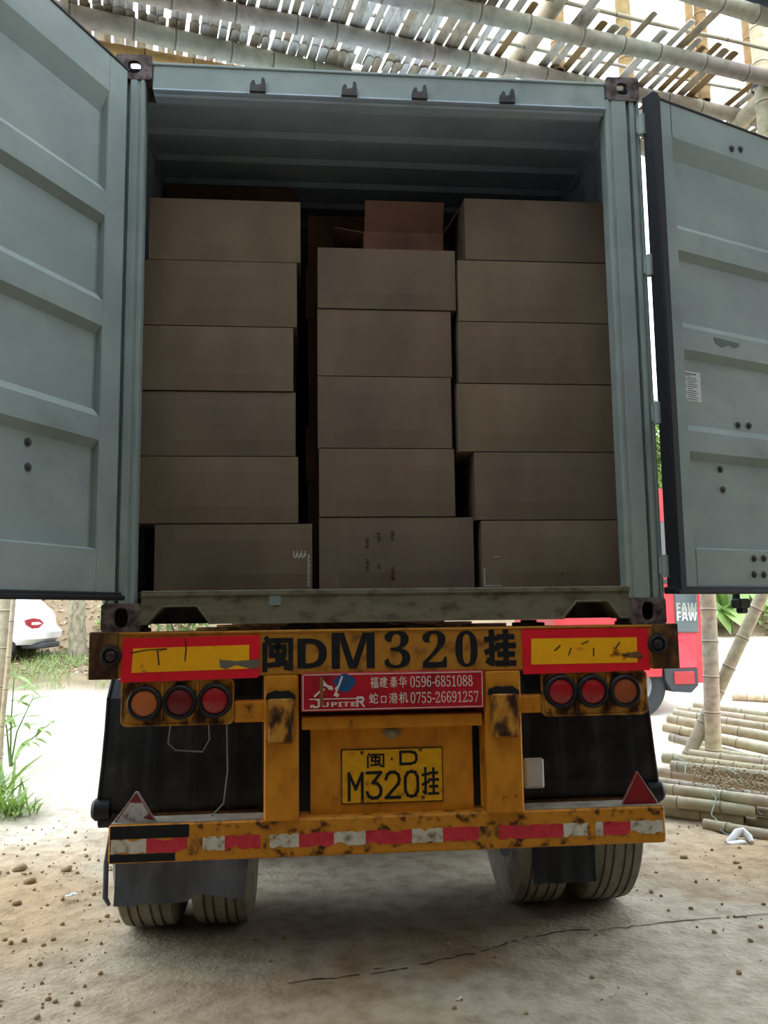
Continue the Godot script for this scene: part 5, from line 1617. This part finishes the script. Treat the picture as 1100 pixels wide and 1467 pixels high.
func grass_blade() -> ArrayMesh:
	if not mesh_cache.has("blade"):
		var s := begin()
		leaf_shape(s, Transform3D(Basis(Vector3.RIGHT, -PI / 2 + 0.25), Vector3.ZERO), 1.0, 0.07, 0.5, 0.15)
		mesh_cache["blade"] = s.commit()
	return mesh_cache["blade"]

func make_plants() -> void:
	var r := RandomNumberGenerator.new(); r.seed = 33
	# grass verge on the left bank
	var xs := []
	for i in 5200:
		var x := r.randf_range(-9.0, -3.0); var z := -11.0 - r.randf() * 4.4
		if gn.get_noise_2d(x * 5, z * 5) < -0.12 and r.randf() < 0.8: continue
		xs.append(Transform3D(Basis.from_euler(Vector3(r.randf_range(-0.3, 0.3), r.randf() * TAU, 0)).scaled(Vector3.ONE * r.randf_range(0.08, 0.24)), Vector3(x, yard_h(x, z) - 0.01, z)))
	tag(scatter("verge_grass", self, grass_blade(), M.leaf[1], xs), "short green grass on the bank in front of the white car", "grass")
	# dry leaves on both banks
	xs = []
	var cols := []
	for i in 5200:
		var lf := i % 3 < 2
		var x := r.randf_range(-11.0, -3.2) if lf else r.randf_range(6.0, 15.0)
		var z := (-12.4 - r.randf() * 8.5) if lf else (-16.6 - r.randf() * 4.0)
		xs.append(Transform3D(Basis.from_euler(Vector3(r.randf_range(-0.5, 0.7), r.randf() * TAU, r.randf_range(-0.4, 0.4))).scaled(Vector3.ONE * r.randf_range(0.09, 0.2)), Vector3(x, yard_h(x, z) + 0.02, z)))
		var k := r.randf_range(0.35, 1.0)
		cols.append(Color(0.50 * k, 0.37 * k, 0.25 * k))
	tag(scatter("leaf_litter", self, small_leaf(), M.litter, xs, cols), "brown fallen leaves covering the banks behind the yard", "leaf litter")
	# tree at left behind the casting
	var t := thing("tree", Vector3(-5.15, yard_h(-5.15, -14.6) - 0.1, -14.6), "lichen-grey tree trunk on the leafy bank right of the white car", "tree")
	var s := begin()
	tube(s, [Vector3(0.06, -0.1, 0), Vector3(0.03, 0.12, 0), Vector3(0, 0.5, 0), Vector3(-0.05, 1.6, 0), Vector3(0.02, 3.2, 0.1), Vector3(0.1, 5.0, 0.1)], [0.27, 0.2, 0.175, 0.17, 0.15, 0.08], 14)
	build(s, "trunk", M.bark, t)
	xs = []
	for i in 1500:
		var v := Vector3(r.randfn(), r.randfn() * 0.6, r.randfn()).normalized() * pow(r.randf(), 0.4) * 2.2
		xs.append(Transform3D(Basis.from_euler(Vector3(r.randf(), r.randf() * TAU, r.randf())).scaled(Vector3.ONE * 0.28), v + Vector3(0, 6.0, 0)))
	scatter("foliage", t, small_leaf(), M.leaf[0], xs)
	bush(Vector3(-4.3, yard_h(-4.3, -15.0), -15.0), Vector3(1.3, 1.5, 1.2), 500, 0.16, M.leaf[3], "bright green bush right of the grey tree trunk", "bush", "bush", 0.0, 5)
	bush(Vector3(-3.2, yard_h(-3.2, -16.0), -16.0), Vector3(2.0, 2.2, 1.4), 800, 0.2, M.leaf[0], "green bush half hidden behind the container's lower left corner", "bush", "bush", 0.0, 6)
	# spindly plant before the bank
	var p := thing("leafy_plant", Vector3(-3.55, 0, -6.0), "pale green young plant with long leaves beside the left post", "plant")
	s = begin()
	for q in [[Vector3(0.02, 0.95, 0.05)], [Vector3(0.25, 0.75, 0.1)], [Vector3(-0.15, 0.8, 0.0)], [Vector3(0.42, 0.45, 0.05)]]:
		var e: Vector3 = q[0]
		tube(s, [Vector3(0, -0.02, 0), Vector3(e.x * 0.35, e.y * 0.5, e.z), e], [0.012, 0.009, 0.005], 6)
		for k in 8:
			var u := 0.45 + 0.55 * k / 7.0
			var o := Vector3(0, 0, 0).lerp(Vector3(e.x * 0.35, e.y * 0.5, e.z), minf(1, u * 2)).lerp(e, maxf(0, u * 2 - 1))
			var ls := begin()
			leaf_shape(ls, Transform3D.IDENTITY, r.randf_range(0.22, 0.36), 0.075, 0.5, 0.3)
			var l := build(ls, "leaf", M.leaf[3] if k % 2 else M.leaf[1], p)
			l.transform = Transform3D(Basis.from_euler(Vector3(r.randf_range(-0.6, 0.2), r.randf() * TAU, 0)), o)
	build(s, "stem", M.leaf[0], p)
	# grass tufts at the left edge
	for q in [[Vector3(-2.72, 0, -3.55), 110, 0.34, "bright green grass tuft at the left edge beside the pale yard"], [Vector3(-3.0, 0, -3.9), 40, 0.75, "taller sparse grass behind the tuft at the left edge"]]:
		var g := thing("grass_tuft", q[0], q[3], "grass", "")
		xs = []
		for i in int(q[1]):
			var a := r.randf() * TAU; var d := r.randf() * 0.2
			xs.append(Transform3D(Basis.from_euler(Vector3(r.randf_range(-0.15, 0.6), r.randf() * TAU, 0)).scaled(Vector3(1, 1, 1) * float(q[2]) * r.randf_range(0.5, 1.1)), Vector3(cos(a) * d, 0.0, sin(a) * d)))
		scatter("blades", g, grass_blade(), M.leaf[3] if q[1] > 60 else M.leaf[1], xs)
	# broad-leaved plants on the right bank
	var hl := heart_leaf(0.75, 0.62)
	var spots := [[Vector3(9.75, 0, -16.9), "broad heart-leaved plant right of the upright post, its leaf tips hanging"], [Vector3(10.4, 0, -17.1), "broad-leaved plant between the post and the brace, pale large leaf"], [Vector3(11.3, 0, -17.6), "broad-leaved plant behind the brace"], [Vector3(10.6, 0, -18.4), "taller broad-leaved plant higher on the right bank"], [Vector3(12.4, 0, -18.2), "broad-leaved plant at the right edge of the bank"], [Vector3(9.2, 0, -18.2), "broad-leaved plant left of the upright post behind the red truck"], [Vector3(11.9, 0, -19.2), "broad-leaved plant at the top of the bank right of the brace"]]
	for q in spots:
		var b: Vector3 = q[0]
		b.y = yard_h(b.x, b.z)
		var o := thing("taro_plant", b, q[1], "plant", "broad-leaved plants on the right bank")
		s = begin()
		for k in 8:
			var a := TAU * k / 8.0 + r.randf() * 0.6
			var hgt := r.randf_range(0.55, 1.25); var rad := r.randf_range(0.15, 0.45)
			var e := Vector3(cos(a) * rad, hgt, sin(a) * rad)
			tube(s, [Vector3(cos(a) * 0.05, -0.05, sin(a) * 0.05), Vector3(e.x * 0.45, hgt * 0.65, e.z * 0.45), e], [0.02, 0.016, 0.01], 6)
			var l := build(hl, "leaf", M.leaf[[4, 1, 3, 0][k % 4]], o)
			l.transform = Transform3D(Basis(Vector3.UP, PI / 2 - a) * Basis(Vector3.RIGHT, r.randf_range(0.3, 0.9)).scaled(Vector3.ONE * r.randf_range(0.7, 1.2)), e)
		build(s, "stem", M.leaf[0], o)
	for q in [[Vector3(11.7, 0, -16.7), Vector3(1.6, 0.9, 1.2), 700, 0.13, 1, "low green shrub at the foot of the right bank"], [Vector3(9.0, 0, -20.2), Vector3(3.2, 3.4, 2.2), 1500, 0.24, 0, "dark bush behind the broad-leaved plants"], [Vector3(12.6, 0, -20.4), Vector3(4.0, 3.4, 2.4), 1800, 0.24, 2, "dense green bush at the top of the right bank"]]:
		var b: Vector3 = q[0]
		b.y = yard_h(b.x, b.z)
		bush(b, q[1], q[2], q[3], M.leaf[q[4]], q[5], "bush", "bush", 0.0, int(b.x * 10))
	bush(Vector3(10.3, yard_h(10.3, -22.0), -22.0), Vector3(5.5, 5.2, 3.5), 2600, 0.3, M.leaf[1], "tree behind the red truck, seen through the hinge gap of the right door", "tree", "tree", 0.16, 9)

# ------------------------------------------------------------------ vehicles behind
func make_truck() -> void:
	var zf := -8.0
	var t := thing("truck", Vector3(4.2, 0.09, zf), "red truck cab parked behind the trailer's right side", "truck")
	# cab: side outline pulled across its width
	var o := PackedVector2Array()
	for q in [[-1.1, 0.55], [0.42, 0.55], [0.46, 0.95], [0.86, 0.95], [0.93, 0.45], [1.02, 0.45], [1.05, 1.2], [1.03, 2.1], [0.86, 2.9], [0.62, 3.2], [0.2, 3.34], [-1.1, 3.34]]:
		o.append(Vector2(q[0], q[1]))
	var s := begin()
	prism(s, o, -2.3, 0.0)
	build(s, "cab_body", M.truck_red, t)
	s = slab_at(-0.75, 0.60, 1.95, 2.75, -0.02, 0.012, 0.02)
	build(s, "side_window", M.glass_dark, t)
	s = slab_at(-0.9, 0.78, 1.86, 1.92, 0.0, 0.02, 0.01)
	build(s, "belt_line", M.truck_plastic, t)
	s = slab_at(0.655, 0.99, 1.16, 1.84, -0.02, 0.025, 0.02)
	var pn := build(s, "corner_panel", M.truck_grey, t)
	for q in [[1.56, M.truck_letter], [1.63, M.truck_letter_dim], [1.69, M.truck_letter_dim]]:
		var l := build(lettering("FAW", "Droid Sans", true, 0.30, 0.125, 0.006), "lettering", q[1], pn)
		l.position = Vector3(0.822, q[0] - 0.17, 0.03 - (q[0] - 1.56) * 0.03)
	s = slab_at(0.64, 0.93, 0.66, 1.13, -0.02, 0.03, 0.03)
	bx(s, 0.66, 0.74, 1.055, 1.095, 0.03, 0.045, 0.008)
	build(s, "lower_door", rough_mat([[0.0, H("cf3b44")], [1.0, H("e05660")]], 0.006, Vector3(0.5, 0.5, 0.5), 0.35, 0.0, 52), t)
	s = begin()
	prism(s, PackedVector2Array([Vector2(0.45, 0.66), Vector2(0.93, 0.66), Vector2(0.93, 0.42), Vector2(0.82, 0.32), Vector2(0.55, 0.34), Vector2(0.46, 0.5)]), -0.25, 0.03)
	for i in 4:
		bx(s, 0.58 + i * 0.07, 0.62 + i * 0.07, 0.36, 0.38, 0.03, 0.036, 0.0)
	build(s, "step", M.truck_plastic, t)
	s = slab_at(0.58, 0.88, 0.44, 0.62, 0.02, 0.045, 0.015)
	build(s, "step_lamp", M.lens_red, t)
	for z in [-0.05, -1.95]:
		var w := build(tyre_mesh(), "tyre", flat_mat(H("3a3c3d"), 0.9), t)
		w.position = Vector3(0.02, 0.43, z - 0.12)
		w.rotation.x = PI / 2
		w.scale = Vector3(0.92, 0.92, 0.92)
		var rm := build(rim_mesh(), "rim", flat_mat(H("9a9fa0"), 0.5, 0.3), w)
		rm.rotation.x = PI
	s = begin()
	bx(s, -6.5, -1.1, 0.75, 0.95, -1.6, -0.7, 0.02)
	build(s, "chassis_frame", M.truck_plastic, t)
	s = slab_at(1.02, 1.1, 1.4, 1.9, 0.12, 0.3, 0.03)
	tube(s, [Vector3(0.95, 1.85, 0.0), Vector3(1.06, 1.88, 0.2)], [0.015, 0.015], 8)
	build(s, "mirror", M.truck_plastic, t)

func make_car() -> void:
	var t := thing("car", Vector3(-7.7, yard_h(-7.7, -14.6), -13.95), "white car parked on the left bank, its rear corner and red tail lamp showing", "car")
	# side outline, rear towards the right
	var rows := [[0.30, 0.92], [0.42, 1.0], [0.55, 1.01], [0.62, 0.985], [0.68, 0.95], [0.9, 0.93], [1.0, 0.90], [1.25, 0.78], [1.47, 0.62], [1.5, 0.4]]
	var s := begin()
	var n := rows.size()
	var L := 2.0
	# body lofted from sections that narrow towards the rear corner
	var sec := func(k: int) -> Array:
		var y: float = rows[k][0]; var xr: float = rows[k][1] * L
		var pts := []
		var w := 0.85 - (0.12 if y > 1.0 else 0.0) - (0.08 if y < 0.4 else 0.0)
		for a in 9:
			var u := PI / 2 * a / 8.0
			pts.append(Vector3(xr - 0.35 + 0.35 * sin(u), y, -0.85 + w - 0.3 + 0.3 * cos(u)))
		for a in range(8, -1, -1):
			var u := PI / 2 * a / 8.0
			pts.append(Vector3(xr - 0.35 + 0.35 * sin(u), y, -0.85 - w + 0.3 - 0.3 * cos(u)))
		pts.append(Vector3(-xr if y < 0.95 else -xr * 0.5, y, -0.85 - w))
		pts.append(Vector3(-xr if y < 0.95 else -xr * 0.5, y, -0.85 + w))
		return pts
	for k in n - 1:
		var a: Array = sec.call(k); var b: Array = sec.call(k + 1)
		for i in a.size():
			var j := (i + 1) % a.size()
			var nn: Vector3 = (a[j] - a[i]).cross(b[i] - a[i])
			if nn.length() < 1e-9: continue
			nn = nn.normalized()
			var mid: Vector3 = (a[i] + b[j]) / 2 - Vector3(0, 0.8, -0.85)
			if nn.dot(mid) < 0: nn = -nn
			var na := nn; var nb := nn
			quadn(s, a[i], a[j], b[j], b[i], na, nb, nb, na)
	var top: Array = sec.call(n - 1)
	for i in range(1, top.size() - 1):
		ftri(s, top[0], top[i], top[i + 1], Vector3.UP)
	build(s, "body", M.car_white, t)
	s = begin()
	prism(s, PackedVector2Array([Vector2(-0.15, 0.09), Vector2(0.02, 0.13), Vector2(0.16, 0.10), Vector2(0.24, 0.02), Vector2(0.14, -0.07), Vector2(0.0, -0.08), Vector2(-0.12, -0.0)]), -0.03, 0.035, Transform3D(Basis(Vector3.UP, 0.75), Vector3(1.80, 0.71, -0.07)))
	var lp := build(s, "tail_lamp", M.car_lamp, t)
	s = begin()
	prism(s, PackedVector2Array([Vector2(-0.02, 0.055), Vector2(0.13, 0.06), Vector2(0.2, 0.02), Vector2(0.1, 0.0), Vector2(-0.02, 0.0)]), 0.03, 0.042, Transform3D(Basis(Vector3.UP, 0.75), Vector3(1.80, 0.70, -0.07)))
	tag(build(s, "clear_lens", flat_mat(H("c9b3b2"), 0.2), lp), "pale clear part of the tail lamp", "")
	s = slab_at(-0.9, 1.2, 0.98, 1.38, -0.105, -0.09, 0.02)
	build(s, "side_window", M.glass_dark, t)
	s = begin()
	bx(s, 1.55, 1.98, 0.22, 0.34, -1.45, -0.2, 0.03)
	build(s, "bumper_underside", M.truck_plastic, t)
	for q in [[1.18, -0.12], [-1.2, -0.12], [1.18, -1.55], [-1.2, -1.55]]:
		s = begin()
		lathe(s, [Vector2(0, -0.1), Vector2(0.27, -0.1), Vector2(0.32, -0.07), Vector2(0.32, 0.07), Vector2(0.27, 0.1), Vector2(0.2, 0.09), Vector2(0, 0.09)], 28, Transform3D(Basis(Vector3.RIGHT, PI / 2), Vector3.ZERO))
		var w := build(s, "wheel", M.tyre_side, t)
		w.position = Vector3(q[0], 0.32, q[1])

# ------------------------------------------------------------------
func _ready() -> void:
	# camera
	var cam := Camera3D.new()
	cam.name = "camera"
	cam.position = Vector3(-0.36377, 1.60007, 3.60791)
	cam.rotation = Vector3(0.11854, -0.09233, -0.01311)
	cam.fov = 62.8707
	cam.near = 0.05; cam.far = 200.0
	add_child(cam)
	cam.current = true
	# bright overcast sky
	var we := WorldEnvironment.new()
	we.name = "world_environment"
	var e := Environment.new()
	e.background_mode = Environment.BG_SKY
	var sm := ProceduralSkyMaterial.new()
	sm.sky_top_color = Color(0.89, 0.94, 1.0)
	sm.sky_horizon_color = Color(1.0, 1.0, 1.0)
	sm.sky_curve = 0.25
	sm.ground_bottom_color = Color(0.35, 0.33, 0.30)
	sm.ground_horizon_color = Color(0.55, 0.53, 0.50)
	sm.sky_energy_multiplier = 1.0
	sm.ground_energy_multiplier = 1.0
	var sky := Sky.new()
	sky.sky_material = sm
	e.sky = sky
	e.tonemap_mode = Environment.TONE_MAPPER_LINEAR
	e.tonemap_exposure = 5.4
	e.sdfgi_enabled = true
	e.ssao_enabled = true
	e.ssil_enabled = true
	we.environment = e
	add_child(we)
	make_materials()
	make_ground()
	make_roof()
	make_wall()
	make_container()
	make_trailer()
	make_cartons()
	make_poles()
	make_truck()
	make_car()
	make_plants()
	make_litter()
